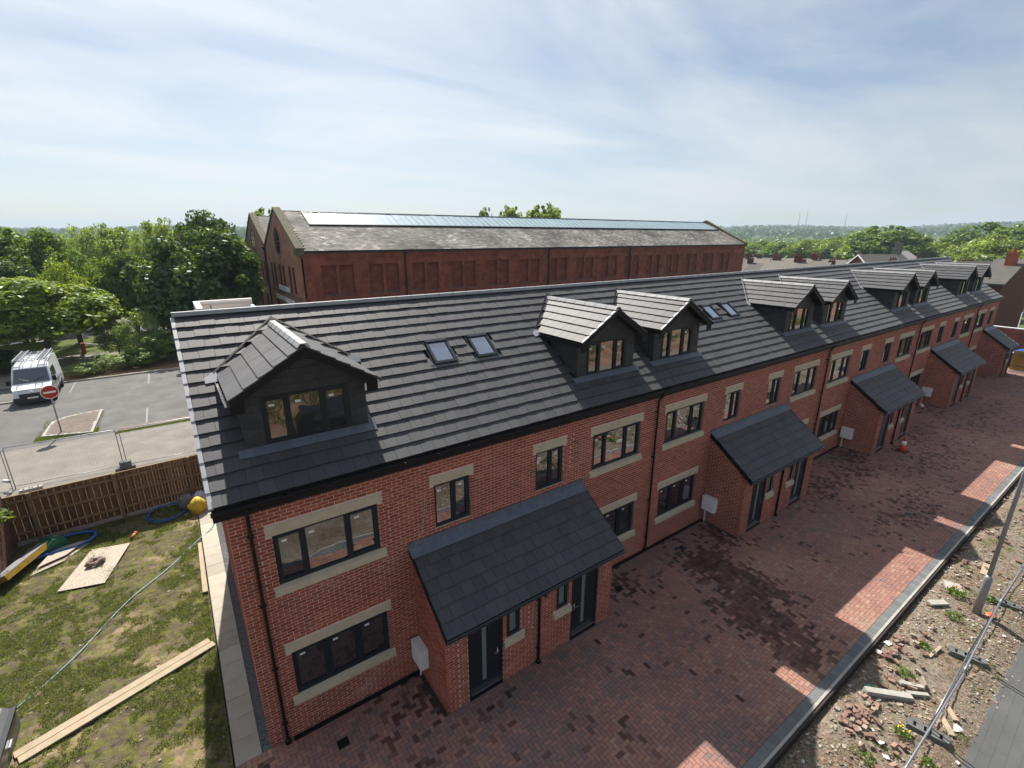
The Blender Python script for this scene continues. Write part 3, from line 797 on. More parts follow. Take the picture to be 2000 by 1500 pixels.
# ------------------------------------------------------------------ porches
PLAB = ['lean-to brick porch with two doors in front of the two houses nearest the garden', 'second lean-to porch from the garden end, its meter box seen face on',
        'third lean-to porch from the garden end, behind the orange and white cone', 'fourth lean-to porch from the garden end', 'single-door porch at the far end of the terrace by the yellow fence']
def door_set(po, xa, mirror):
    """Door of 0.97 m with a glass slot, bar handle and sidelight over a stone sill."""
    Y = -1.53
    m = MB(); w = 0.97; H = 2.12
    m.box(xa, Y + 0.03, 0.0, xa + 0.055, Y + 0.10, H); m.box(xa + w - 0.055, Y + 0.03, 0.0, xa + w, Y + 0.10, H); m.box(xa + 0.055, Y + 0.031, H - 0.06, xa + w - 0.055, Y + 0.099, H)
    m.box(xa + 0.058, Y + 0.05, 0.055, xa + w - 0.058, Y + 0.095, H - 0.063)
    m.box(xa + 0.02, Y - 0.02, 0.004, xa + w - 0.02, Y + 0.04, 0.04)
    d = put('door', m.mesh('door'), DOORM, po, mw=Matrix.Identity(4))
    gx = xa + w / 2 - 0.03
    put('door_glass', boxes([(gx - 0.055, Y + 0.042, 0.36, gx + 0.055, Y + 0.052, 1.98)], name='door_glass'), FROST, d, mw=Matrix.Identity(4))
    hx = xa + w - 0.14 if not mirror else xa + 0.14
    m = MB(); m.box(hx - 0.016, Y + 0.035, 0.92, hx + 0.016, Y + 0.052, 1.14); s = -1 if not mirror else 1
    m.box(min(hx, hx + s * 0.13), Y - 0.01, 1.02, max(hx, hx + s * 0.13), Y + 0.012, 1.045); m.box(hx - 0.012, Y - 0.005, 1.022, hx + 0.012, Y + 0.04, 1.043)
    put('handle', m.mesh('handle'), CHROME, d, mw=Matrix.Identity(4))
    put('letter_plate', boxes([(gx - 0.14, Y + 0.036, 0.25, gx + 0.14, Y + 0.054, 0.29)], name='letter_plate'), GREYGUT, d, mw=Matrix.Identity(4))
    put('threshold', boxes([(xa + 0.06, Y + 0.002, 0.10, xa + w - 0.06, Y + 0.05, 0.15)], name='threshold'), CHROME, d, mw=Matrix.Identity(4))
for i in range(5):
    o0 = OFF[i]; single = i == 4
    xL, xR = o0 + 3.5, (o0 + 8.78 if not single else 54.55)
    Y = -1.53
    po = thing('porch', PLAB[i], 'porch', (xL, Y, 0), group='lean-to porches along the terrace')
    zw, ze = 3.62, 2.40
    rz = lambda y: 2.43 + (y + 1.72) * (zw - 2.43) / 1.72     # underside line of the lean-to roof
    openings = [(o0 + 4.08, 0.0, o0 + 5.05, 2.12), (o0 + 5.16, 1.24, o0 + 5.58, 2.16)]
    if not single: openings += [(o0 + 7.26, 0.0, o0 + 8.23, 2.12), (o0 + 6.73, 1.24, o0 + 7.15, 2.16)]
    m = MB()
    for b in wall_boxes(xL + 0.006, xR - 0.006, 0, 2.33, openings, Y + 0.006, Y + 0.22): m.box(*b)
    for x_, s in ((xL + 0.006, 1), (xR - 0.006, -1)):
        m.prism([(x_, Y + 0.22, 0), (x_, 0.0, 0), (x_, 0.0, rz(0) - 0.06), (x_, Y + 0.22, rz(Y + 0.22) - 0.06)], (s * 0.2, 0, 0))
    wall = put('wall', m.mesh('wall'), MORTAR, po, mw=Matrix.Identity(4))
    bh = list(openings) + [(o0 + 5.10, 1.04, o0 + 5.70, 1.24)] + ([] if single else [(o0 + 6.62, 1.04, o0 + 7.22, 1.24)])
    lay_bricks(wall, Matrix.Translation((0, Y, 0)), xL, xR, 0, 2.35, bh, i == 0)
    Ml = Matrix(((0, 1, 0, xL), (1, 0, 0, 0), (0, 0, 1, 0), (0, 0, 0, 1)))
    top = lambda z: (max(Y + 0.032, -1.72 + (z + 0.04 - 2.43) / ((zw - 2.43) / 1.72)), -0.002)
    lay_bricks(wall, Ml, Y, 0, 0, 3.6, [], False, top=top, phase=0.03)
    Mr_ = Matrix(((0, -1, 0, xR), (1, 0, 0, 0), (0, 0, 1, 0), (0, 0, 0, 1)))
    lay_bricks(wall, Mr_, Y, 0, 0, 3.6, [], False, top=top, phase=0.03)
    door_set(po, o0 + 4.08, False)
    sl_open = [(o0 + 5.16, True)]
    if not single:
        door_set(po, o0 + 7.26, True); sl_open.append((o0 + 6.73, False))
    for x_, _ in sl_open:
        window(po, Matrix.Translation((x_ + 0.002, Y + 0.045, 1.242)), 0.416, 0.916, (), (1,), FROST, name='side_window', stickers=False, sill=True, ledge=0.09)
    # lean-to roof
    pz = math.atan2(zw - 2.43, 1.72); yE = -1.78; zE = rz(yE)
    c, s = math.cos(pz), math.sin(pz)
    A = Matrix(((1, 0, 0, 0), (0, c, -s, yE), (0, s, c, zE), (0, 0, 0, 1)))
    m = MB(); ra, rb = xL - 0.06, (xR + 0.13 if not single else xR + 0.1)
    m.prism([(ra, yE, zE), (ra, -0.004, rz(-0.004)), (ra, -0.004, rz(0) - 0.07), (ra, yE, zE - 0.07)], (rb - ra, 0, 0))
    for xx in (ra - 0.012, rb):
        m.prism([(xx, yE, zE + 0.04), (xx, -0.004, rz(0) + 0.05), (xx, -0.004, rz(0) - 0.14), (xx, yE, zE - 0.14)], (0.012, 0, 0))
    m.box(ra, yE + 0.05, zE - 0.14, rb, yE + 0.08, zE - 0.01)
    roof = put('roof', m.mesh('roof'), FASCIA, po, mw=Matrix.Identity(4))
    L = 1.78 / c; rows = int(L / GAUGE)
    lay_tiles(roof, A, ra, rb, rows + 1, None, i < 2, cap=140)
    m = MB()
    P = lambda x, q, n: A @ Vector((x, q, n))
    m.prism([P(ra - 0.03, L - 0.27, 0.052), P(rb + 0.02, L - 0.27, 0.052), P(rb + 0.02, L, 0.05), P(ra - 0.03, L, 0.05)], A.to_3x3() @ Vector((0, 0, 0.01)))
    m.box(ra - 0.03, -0.03, rz(0) + 0.03, rb + 0.02, -0.003, rz(0) + 0.16)
    put('lead_flashing', m.mesh('lead_flashing'), LEAD, po, mw=Matrix.Identity(4))
    m = MB(); gy, gz = yE - 0.045, zE - 0.015
    for k in range(6):
        a0 = math.pi + math.pi * k / 6; a1 = math.pi + math.pi * (k + 1) / 6
        P0 = (gy + 0.055 * math.cos(a0), gz + 0.055 * math.sin(a0)); P1 = (gy + 0.055 * math.cos(a1), gz + 0.055 * math.sin(a1))
        m.prism([(ra, *P0), (ra, *P1), (ra, P1[0], P1[1] + 0.006), (ra, P0[0], P0[1] + 0.006)], (rb - ra, 0, 0))
    k = 0
    while ra + 0.15 + k * 0.62 < rb: m.tube([(ra + 0.15 + k * 0.62, gy - 0.058, gz - 0.02), (ra + 0.15 + k * 0.62, gy, gz + 0.012)], 0.012, 6); k += 1
    put('gutter', m.mesh('gutter'), GREYGUT, po, mw=Matrix.Identity(4))
    px = o0 + 6.12 if not single else xR - 0.12
    m = MB(); m.tube([(px, gy, gz - 0.05), (px, gy, gz - 0.12), (px, Y - 0.05, gz - 0.22), (px, Y - 0.05, 0.04)], 0.036, 10)
    for z in (1.95, 0.45): m.box(px - 0.06, Y - 0.05, z, px + 0.06, Y, z + 0.03); m.tube([(px, Y - 0.05, z - 0.02), (px, Y - 0.05, z + 0.05)], 0.042, 10)
    m.tube([(px, Y - 0.05, 0.0), (px, Y - 0.05, 0.1)], [0.08, 0.045], 10)
    put('downpipe', m.mesh('downpipe', True), BLACKP, po, mw=Matrix.Identity(4))
# white meter boxes on the porch sides, each with a pipe to the ground
MLAB = ['white meter box on the side of the porch nearest the garden', 'white meter box on the side of the second porch from the garden', 'white meter box behind the traffic cone, on the third porch', 'white meter box on the fourth porch, next to the wrapped bundle']
m1 = MB(); m1.box(-0.21, -0.26, 0.58, 0.0, 0.26, 1.14); mb_me = m1.mesh('box')
m2 = MB(); m2.tube([(-0.05, 0.17, 0.0), (-0.05, 0.17, 0.58)], 0.022, 8); mp_me = m2.mesh('conduit')
m3 = MB(); m3.box(-0.222, -0.235, 0.605, -0.211, 0.235, 1.115); ml_me = m3.mesh('lid')
for i in range(4):
    b = thing('meter_box', MLAB[i], 'meter box', (OFF[i] + 3.495, -0.34, 0), group='white meter boxes on the porch walls')
    for nm, me in (('box', mb_me), ('conduit', mp_me), ('lid', ml_me)): put(nm, me, WHITEP, b, mw=WM[b.name])

# ------------------------------------------------------------------ ground sheets
def terr(x, y):
    r = math.hypot(x - 20, y - 10); a = math.atan2(x, y)
    sm = lambda p, q, v: (lambda t: t * t * (3 - 2 * t))(min(1, max(0, (v - p) / (q - p))))
    right = sm(0.0, 0.5, a)
    h = -0.42 - 3.2 * sm(95, 220, r) * (0.4 + 0.6 * right)
    h += (30 + 12 * right + 5 * math.sin(a * 9) + 4 * math.sin(a * 23 + 1)) * sm(500, 2700, r)
    return h
V = []; F = []
rings = [0, 30, 60, 90, 110, 130, 160, 200, 250, 330, 450, 600, 800, 1050, 1350, 1700, 2100, 2600, 3200, 4200]
NA = 144
for r in rings[1:]:
    for k in range(NA):
        a = 2 * math.pi * k / NA; x, y = 20 + r * math.sin(a), 10 + r * math.cos(a)
        V.append((x, y, terr(x, y)))
V.append((20, 10, terr(20, 10)))
nr = len(rings) - 1
for i in range(nr - 1):
    for k in range(NA):
        F.append((i * NA + k, (i + 1) * NA + k, (i + 1) * NA + (k + 1) % NA, i * NA + (k + 1) % NA))
F += [(nr * NA, k, (k + 1) % NA) for k in range(NA)]
GROUNDM = mat('far_ground', (0.085, 0.105, 0.05), 0.95, 0.1, 0.35, 0.02)
struct('ground', new_mesh('ground', V, [f[::-1] for f in F]), GROUNDM)
def sheet(name, pts, z, m, thick=0.3):
    b = MB(); b.prism([(p[0], p[1], z - thick) for p in pts], (0, 0, thick)); return struct(name, b.mesh(name), m)

# garden: bumpy soil with thin turf
def soil_mat():
    m = bpy.data.materials.new('garden_soil'); m.use_nodes = True
    N, L = m.node_tree.nodes, m.node_tree.links; p = N['Principled BSDF']; p.inputs['Roughness'].default_value = 0.95; p.inputs['Specular IOR Level'].default_value = 0.1
    geo = N.new('ShaderNodeNewGeometry')
    def noise(s, d=6, r=0.7):
        n = N.new('ShaderNodeTexNoise'); n.inputs['Scale'].default_value = s; n.inputs['Detail'].default_value = d; n.inputs['Roughness'].default_value = r
        L.new(geo.outputs['Position'], n.inputs['Vector']); return n
    def ramp(n, a, b, c0, c1):
        r = N.new('ShaderNodeValToRGB'); r.color_ramp.elements[0].position = a; r.color_ramp.elements[1].position = b
        r.color_ramp.elements[0].color = (*c0, 1); r.color_ramp.elements[1].color = (*c1, 1); L.new(n.outputs['Fac'], r.inputs[0]); return r
    soil = ramp(noise(9), 0.3, 0.72, (0.055, 0.044, 0.028), (0.155, 0.128, 0.088))
    sand = ramp(noise(0.6, 5, 0.6), 0.53, 0.63, (0, 0, 0), (1, 1, 1))
    moss = ramp(noise(4.6, 8, 0.82), 0.47, 0.58, (0, 0, 0), (1, 1, 1))
    mosc = ramp(noise(14), 0.3, 0.7, (0.07, 0.082, 0.015), (0.175, 0.18, 0.04))
    a = N.new('ShaderNodeMixRGB'); a.inputs['Color2'].default_value = (0.30, 0.22, 0.145, 1); L.new(sand.outputs[0], a.inputs['Fac']); L.new(soil.outputs[0], a.inputs['Color1'])
    b = N.new('ShaderNodeMixRGB'); L.new(moss.outputs[0], b.inputs['Fac']); L.new(a.outputs[0], b.inputs['Color1']); L.new(mosc.outputs[0], b.inputs['Color2'])
    L.new(b.outputs[0], p.inputs['Base Color'])
    bm = N.new('ShaderNodeBump'); bm.inputs['Strength'].default_value = 0.7; bm.inputs['Distance'].default_value = 0.04
    L.new(noise(22, 5).outputs['Fac'], bm.inputs['Height']); L.new(bm.outputs[0], p.inputs['Normal'])
    return m
SOIL = soil_mat()
def vnoise(seed):
    g = np.random.default_rng(seed).random((64, 64))
    def f(x, y):
        xi, yi = np.floor(x).astype(int), np.floor(y).astype(int); fx, fy = x - xi, y - yi
        fx = fx * fx * (3 - 2 * fx); fy = fy * fy * (3 - 2 * fy)
        a = g[xi % 64, yi % 64]; b = g[(xi + 1) % 64, yi % 64]; c = g[xi % 64, (yi + 1) % 64]; d = g[(xi + 1) % 64, (yi + 1) % 64]
        return a + (b - a) * fx + (c - a) * fy + (a - b - c + d) * fx * fy
    return f
N1, N2 = vnoise(3), vnoise(9)
def fbm(x, y): return N1(x, y) * 0.5 + N2(x * 2.1, y * 2.1) * 0.25 + N1(x * 4.3 + 7, y * 4.3) * 0.15 + N2(x * 9, y * 9 + 3) * 0.1
def grid(name, x0, x1, y0, y1, step, hf, m):
    nx, ny = int((x1 - x0) / step) + 1, int((y1 - y0) / step) + 1
    X, Y = np.meshgrid(np.linspace(x0, x1, nx), np.linspace(y0, y1, ny), indexing='ij')
    Z = hf(X, Y)
    V = np.stack([X, Y, Z], -1).reshape(-1, 3)
    I = np.arange(nx * ny).reshape(nx, ny)
    F = np.stack([I[:-1, :-1], I[1:, :-1], I[1:, 1:], I[:-1, 1:]], -1).reshape(-1, 4)
    return struct(name, new_mesh(name, V, F, smooth=True), m)
def gh(x, y): return -0.10 + 0.10 * fbm(x * 1.6 + 20, y * 1.6 + 40) + 0.07 * fbm(x * 7, y * 7)
grid('garden', -9.0, -0.72, -6.5, 13.6, 0.05, gh, SOIL)
# garden turf: short blades and tufts where the moss noise is high
def blades(name, pts, hmin, hmax, w, m, lean=0.6):
    n = len(pts); a = RNG.uniform(0, 2 * math.pi, n); h = RNG.uniform(hmin, hmax, n)
    lx, ly = RNG.normal(0, lean, n) * h, RNG.normal(0, lean, n) * h
    P = np.asarray(pts); dx, dy = np.cos(a) * w, np.sin(a) * w
    V = np.stack([P + np.stack([-dx, -dy, np.zeros(n)], 1), P + np.stack([dx, dy, np.zeros(n)], 1), P + np.stack([lx, ly, h], 1)], 1).reshape(-1, 3)
    return new_mesh(name, V, np.arange(3 * n).reshape(n, 3), RNG.random(n))
n = 260000
x = RNG.uniform(-7.5, -0.75, n); y = RNG.uniform(-1.0, 13.2, n)
keep = (0.6 * fbm(x * 1.3 + 5, y * 1.3 + 9) + 0.45 * fbm(x * 3.6 + 2, y * 3.6) + 0.3 * fbm(x * 9, y * 9) - 0.17 * ((np.abs(x + 2.3) < 0.9) & (np.abs(y - 9.5) < 1.6))) > 0.66
x, y = x[keep], y[keep]
put('grass', blades('grass', np.stack([x, y, gh(x, y) - 0.005], 1), 0.02, 0.085, 0.007, GRASSM, 0.8), GRASSM, label='thin yellow green turf over the garden soil', kind='stuff')
n = 1300
x = RNG.uniform(-7.5, -0.75, n); y = RNG.uniform(0.0, 13.0, n)
sz = 0.005 + 0.024 * RNG.random(n) ** 2.5; z = gh(x, y)
put('pebbles', boxes(np.stack([x - sz, y - sz * 0.7, z - 0.01, x + sz, y + sz * 0.7, z + sz * 0.6], 1), RNG.uniform(0.0, 0.97, n), name='pebbles'), RUBBLE, label='small pale stones and brick crumbs scattered over the garden', kind='stuff')

# path along the gable: slabs and a gravel strip
path = struct('path', boxes([(-0.70, -0.02, -0.2, 0.0, 14.0, -0.035)]), GRAVEL)
yy = 0.0
for k in range(24):
    L = 0.592
    sm_ = cached(('slab', k % 6), lambda: boxes([(-0.25, 0, -0.04, 0.25, L, 0.0)], tint=[(k % 6) / 5], name='paving_slab'))
    put('paving_slab', sm_, SLAB, path, loc=(-0.435, yy, 0.004 + random.uniform(-0.003, 0.003))); yy += 0.6
n = 5000
gx_, gy_ = RNG.uniform(-0.18, -0.005, n), RNG.uniform(0, 9, n); s_ = RNG.uniform(0.006, 0.016, n)
put('gravel', boxes(np.stack([gx_ - s_, gy_ - s_, np.full(n, -0.04), gx_ + s_, gy_ + s_ * 0.8, -0.033 + s_], 1), np.clip(RNG.normal(0.2, 0.4, n), 0, 1), name='gravel'), EDGER, label='dark gravel strip between the slab path and the gable', kind='stuff')

# ------------------------------------------------------------------ block paved yard
YARD_Y0 = -6.30
yard = struct('paved_yard', boxes([(-2.2, -6.42, -0.45, 56.5, 0.0, -0.012)]), SAND)
porch_rects = [(OFF[i] + 3.49, -1.53, (OFF[i] + 8.79 if i < 4 else 54.56), 0.0) for i in range(5)]
cells = []
u = 0.1
for j in range(-1, 62):
    for i in range(-22, 566):
        k = (i + j) % 4
        if k == 0: r = (i * u, (j + 0) * u, 0.2, 0.1)
        elif k == 2: r = (i * u, j * u, 0.1, 0.2)
        else: continue
        x0, y0 = r[0], -6.10 + r[1] - 0.0
        x1, y1 = x0 + r[2], y0 + r[3]
        if y1 > 0.0: y1 = -0.002
        y0 = max(y0, -6.10)
        if y1 - y0 < 0.03: continue
        bad = False
        for p in porch_rects:
            if x0 < p[2] and x1 > p[0] and y1 > p[1] + 0.0:
                if y0 < p[1] - 0.03: y1 = p[1] - 0.002
                else: bad = True
        if not bad: cells.append((x0 + 0.004, y0 + 0.004, x1 - 0.004, y1 - 0.004))
C = np.array(cells); cx, cy = (C[:, 0] + C[:, 2]) / 2, (C[:, 1] + C[:, 3]) / 2
# brindled colours, in loose drifts; wet and stained blocks in clusters
drift = fbm(cx * 0.35 + 3, cy * 0.35 + 1)
T = np.clip(RNG.normal(0.0, 0.17, len(C)) + 0.48 + 1.1 * (drift - 0.5) + 0.03 * np.clip(-3 - cy, 0, 3), 0.01, 0.99)
def blob(x0, y0, rx, ry, ang=0):
    c, s = math.cos(ang), math.sin(ang); dx_, dy_ = cx - x0, cy - y0
    return np.exp(-(((c * dx_ + s * dy_) / rx) ** 2 + ((-s * dx_ + c * dy_) / ry) ** 2))
wm = 1.9 * blob(13.3, -2.7, 0.62, 1.35, 0.32) + 1.9 * blob(12.35, -4.4, 0.6, 1.2, 0.3) + 1.4 * blob(11.9, -5.4, 0.5, 0.5) + 0.9 * blob(15.1, -0.9, 0.7, 0.5) + 0.8 * blob(14.0, -1.6, 0.9, 0.5) + 0.6 * blob(10.0, -0.8, 0.7, 0.6)
wm += 0.7 * blob(3.0, -0.9, 0.5, 0.6) + 0.6 * blob(2.0, -2.3, 0.6, 0.5) + 0.55 * blob(21.8, -1.2, 0.9, 1.0) + 0.9 * blob(26.8, -1.0, 0.9, 0.6) + 0.5 * blob(24.5, -1.8, 2.4, 0.7, -0.1) + 0.4 * blob(30, -3.5, 3, 0.8) + 0.5 * blob(38.5, -1.2, 1.2, 0.8) + 0.4 * blob(22.5, -4.6, 2.2, 0.8) + 0.4 * blob(41, -3.2, 4, 0.6) + 0.3 * blob(33, -1.8, 2.6, 0.6)
wm += 0.08 * (fbm(cx * 0.9 + 11, cy * 0.9 + 2) > 0.56) + 0.008
wm = np.where(cy < -5.2, wm * 0.35 + 0.9 * blob(11.9, -5.4, 0.5, 0.5), wm)
wet = np.where(RNG.random(len(C)) < np.clip(wm, 0, 0.96), RNG.uniform(0.55, 1.0, len(C)), RNG.uniform(0, 0.12, len(C)))
d = np.sqrt((cx - CAMP.x) ** 2 + (cy - CAMP.y) ** 2 + CAMP.z ** 2)
lx_ = (cx - CAMP.x) * math.cos(rad(35.142)) - (cy - CAMP.y) * math.sin(rad(35.142))
ly_ = ((cx - CAMP.x) * math.sin(rad(35.142)) + (cy - CAMP.y) * math.cos(rad(35.142))) * math.cos(rad(17.053)) + CAMP.z * math.sin(rad(17.053))
lz_ = -CAMP.z * math.cos(rad(17.053)) + ((cx - CAMP.x) * math.sin(rad(35.142)) + (cy - CAMP.y) * math.cos(rad(35.142))) * math.sin(rad(17.053))
inview = (np.abs(lx_ / ly_) < 1.06) & (lz_ / ly_ > -0.795)
full = (np.abs((C[:, 2] - C[:, 0]) * (C[:, 3] - C[:, 1]) - 0.192 * 0.092) < 1e-4) & inview
idx = np.where(full)[0]; solo = np.zeros(len(C), bool); solo[idx[np.argsort(d[idx])[:300]]] = True
dzp = RNG.normal(0, 0.0013, len(C))
for i in np.where(solo)[0]:
    lng = C[i, 2] - C[i, 0] > 0.15; a, b = (0.096, 0.046) if lng else (0.046, 0.096)
    key = ('paver', lng, int(T[i] * 12), int(wet[i] * 4))
    me = cached(key, lambda: boxes([(-a, -b, -0.05, a, b, 0)], tint=[(int(T[i] * 12) + 0.5) / 12], wet=[int(wet[i] * 4) / 4], name='paving_block'))
    put('paving_block', me, PAVER, yard, loc=(cx[i], cy[i], float(dzp[i])))
R = ~solo
put('block_paving', boxes(np.stack([C[R, 0], C[R, 1], np.full(R.sum(), -0.05), C[R, 2], C[R, 3], dzp[R]], 1), T[R], wet[R], name='block_paving'), PAVER, yard, mw=Matrix.Identity(4), kind='stuff')
n = int(58.6 / 0.2); eb = []; et = []
for k in range(n):
    x0 = -2.2 + k * 0.2; t = float(RNG.random())
    if 6.5 < x0 < 24 and k % 1 == 0:
        put('edging_block', cached(('edge', int(t * 5)), lambda: boxes([(-0.098, -0.097, -0.05, 0.098, 0.095, 0.002)], tint=[(int(t * 5) + 0.5) / 5], name='edging_block')), EDGER, yard, loc=(x0 + 0.1, -6.20, float(RNG.normal(0, 0.001))))
    else:
        eb.append((x0 + 0.002, -6.297, -0.05, x0 + 0.198, -6.105, 0.002)); et.append(t)
put('edging', boxes(eb, et, name='edging'), EDGER, yard, mw=Matrix.Identity(4), kind='stuff')
m = MB()
for k in range(65):
    x0 = -2.2 + k * 0.915; m.box(x0, -6.36, -0.4, x0 + 0.912, -6.302, 0.012 + random.uniform(-0.003, 0.003), random.random())
struct('kerb', m.mesh('kerb'), CONC)
m = MB()
for k in range(5):                                     # concrete haunching left rough outside the kerb
    pass
# black drip channel along the wall foot and drain grates
def drain(x0, x1): return (x0, -0.13, -0.05, x1, -0.004, 0.006)
segs = [(0.45, 3.48)] + [(OFF[i] + 8.8, OFF[i + 1] + 3.48) for i in range(4)]
put('channel_drain', boxes([drain(a, b) for a, b in segs], name='channel_drain'), BLACKP, yard, mw=Matrix.Identity(4))
for k, (gx, gy) in enumerate([(1.31, -0.78), (9.9, -0.9), (13.3, -0.75), (22.6, -4.6), (37.4, -0.8)]):
    m = MB(); m.box(gx - 0.12, gy - 0.11, -0.02, gx + 0.12, gy + 0.11, 0.004)
    for q in range(5): m.box(gx - 0.10, gy - 0.09 + q * 0.04, 0.004, gx + 0.10, gy - 0.075 + q * 0.04, 0.008)
    put('drain_cover', m.mesh('drain_cover'), BLACKP, yard, mw=Matrix.Identity(4))

# ------------------------------------------------------------------ rubble verge and road
def rh(x, y):
    t = np.clip((-6.42 - y) / 0.35, 0, 1)
    e = np.clip((y + 8.75) / 0.4, 0, 1)
    return -0.24 + 0.14 * t + (0.16 * fbm(x * 0.9 + 3, y * 0.9) + 0.06 * fbm(x * 5, y * 5) - 0.05) * t * (0.25 + 0.75 * e) - 0.05 * (1 - e)
def verge_mat():
    m = bpy.data.materials.new('rubble_soil'); m.use_nodes = True
    N, L = m.node_tree.nodes, m.node_tree.links; p = N['Principled BSDF']; p.inputs['Roughness'].default_value = 0.95; p.inputs['Specular IOR Level'].default_value = 0.1
    geo = N.new('ShaderNodeNewGeometry')
    n = N.new('ShaderNodeTexNoise'); n.inputs['Scale'].default_value = 11; n.inputs['Detail'].default_value = 8; n.inputs['Roughness'].default_value = 0.8
    n2 = N.new('ShaderNodeTexNoise'); n2.inputs['Scale'].default_value = 0.9; n2.inputs['Detail'].default_value = 4
    v = N.new('ShaderNodeTexVoronoi'); v.inputs['Scale'].default_value = 55
    for q in (n, n2, v): L.new(geo.outputs['Position'], q.inputs['Vector'])
    r = N.new('ShaderNodeValToRGB'); r.color_ramp.elements[0].position = 0.33; r.color_ramp.elements[1].position = 0.7
    r.color_ramp.elements[0].color = (0.085, 0.064, 0.043, 1); r.color_ramp.elements[1].color = (0.29, 0.24, 0.178, 1)
    L.new(n.outputs['Fac'], r.inputs[0])
    r2 = N.new('ShaderNodeValToRGB'); r2.color_ramp.elements[0].position = 0.42; r2.color_ramp.elements[1].position = 0.62
    r2.color_ramp.elements[0].color = (1.12, 1.1, 1.05, 1); r2.color_ramp.elements[1].color = (0.85, 0.70, 0.55, 1)
    L.new(n2.outputs['Fac'], r2.inputs[0])
    mu = N.new('ShaderNodeMixRGB'); mu.blend_type = 'MULTIPLY'; mu.inputs['Fac'].default_value = 0.9
    L.new(r.outputs[0], mu.inputs['Color1']); L.new(r2.outputs[0], mu.inputs['Color2'])
    hs = N.new('ShaderNodeMixRGB'); hs.blend_type = 'OVERLAY'; hs.inputs['Fac'].default_value = 0.35
    L.new(mu.outputs[0], hs.inputs['Color1']); L.new(v.outputs['Color'], hs.inputs['Color2']); 
    sat = N.new('ShaderNodeHueSaturation'); sat.inputs['Saturation'].default_value = 0.75; L.new(hs.outputs[0], sat.inputs['Color'])
    L.new(sat.outputs[0], p.inputs['Base Color'])
    b = N.new('ShaderNodeBump'); b.inputs['Strength'].default_value = 0.8; b.inputs['Distance'].default_value = 0.03
    L.new(n.outputs['Fac'], b.inputs['Height']); L.new(b.outputs[0], p.inputs['Normal'])
    return m
grid('rubble_verge', -4, 60, -8.95, -6.362, 0.07, rh, verge_mat())
sheet('road', [(-40, -15.2), (90, -15.2), (90, -8.72), (-40, -8.72)], -0.115, ROADM)
sheet('pavement', [(-40, -17.4), (90, -17.4), (90, -15.2), (-40, -15.2)], 0.0, PALETAR)
sheet('open_plot', [(-60, -60), (110, -60), (110, -17.4), (-60, -17.4)], -0.05, mat('red_earth', (0.25, 0.15, 0.105), 0.95, 0.1, 0.45, 0.5))
def chunks(name, n, xr, yr, s0, s1, hf, mm, label, tint=lambda n: RNG.random(n), clump=True):
    x = RNG.uniform(*xr, n); y = RNG.uniform(*yr, n)
    if clump:
        k = fbm(x * 0.8 + 30, y * 0.8) + RNG.normal(0, 0.1, n) > 0.42; x, y = x[k], y[k]; n = len(x)
    z = hf(x, y); s = s0 + (s1 - s0) * RNG.random(n) ** 2.6
    ang = RNG.uniform(0, math.pi, n); ca, sa = np.cos(ang), np.sin(ang)
    asp = RNG.uniform(0.4, 1.0, n); hh = RNG.uniform(0.25, 0.7, n)
    base = np.array([(-1, -1, -1), (1, -1, -1), (1, 1, -1), (-1, 1, -1), (-1, -1, 1), (1, -1, 1), (1, 1, 1), (-1, 1, 1)], float)
    Q = base[None] * np.stack([s, s * asp, s * hh], 1)[:, None] * RNG.uniform(0.72, 1.1, (n, 8, 3))
    Q[:, :, 2] += Q[:, :, 0] * RNG.normal(0, 0.25, n)[:, None]
    Vx = Q[:, :, 0] * ca[:, None] - Q[:, :, 1] * sa[:, None] + x[:, None]; Vy = Q[:, :, 0] * sa[:, None] + Q[:, :, 1] * ca[:, None] + y[:, None]
    Vz = Q[:, :, 2] + (z + s * hh * 0.5)[:, None]
    F = (np.arange(n)[:, None, None] * 8 + BOXF[None]).reshape(-1, 4)
    put(name, new_mesh(name, np.stack([Vx, Vy, Vz], -1), F, np.repeat(tint(n), 6)), mm, label=label, kind='stuff')
chunks('rubble', 15000, (6.0, 34), (-8.85, -6.45), 0.006, 0.045, rh, RUBBLE, 'brick crumbs, stones and broken mortar strewn over the verge')
chunks('gravel_crumbs', 16000, (7.0, 24), (-8.95, -6.42), 0.004, 0.016, rh, RUBBLE, 'fine gravel and dry chips between the rubble', clump=False)
def chunk_mesh(l, w, h, seed, t, rough=0.12):
    r = np.random.default_rng(seed); v = np.array([(-1, -1, -1), (1, -1, -1), (1, 1, -1), (-1, 1, -1), (-1, -1, 1), (1, -1, 1), (1, 1, 1), (-1, 1, 1)], float) * [l / 2, w / 2, h / 2]
    v = v * (1 - rough * r.random((8, 3)))
    return new_mesh('broken_brick', v, BOXF, t)
bms = [chunk_mesh(*([0.2, 0.11, 0.14, 0.09][k % 4], 0.095, 0.062), k, [0.18, 0.30, 0.42, 0.22, 0.36, 0.8, 0.55, 0.28][k % 8]) for k in range(14)]
spots = []
def pile(x, y, r, n):
    for _ in range(n): spots.append((x + random.gauss(0, r), y + random.gauss(0, r * 0.5), random.random() * 0.05))
pile(11.3, -7.0, 0.38, 42); pile(13.9, -6.85, 0.4, 22); pile(15.2, -7.0, 0.5, 16); pile(11.0, -7.5, 0.4, 12); pile(20.5, -6.9, 0.8, 18); pile(23.5, -7.0, 0.9, 18); pile(10.2, -8.1, 0.5, 8); pile(13.3, -7.4, 0.3, 10); pile(27, -7.1, 1.4, 12)
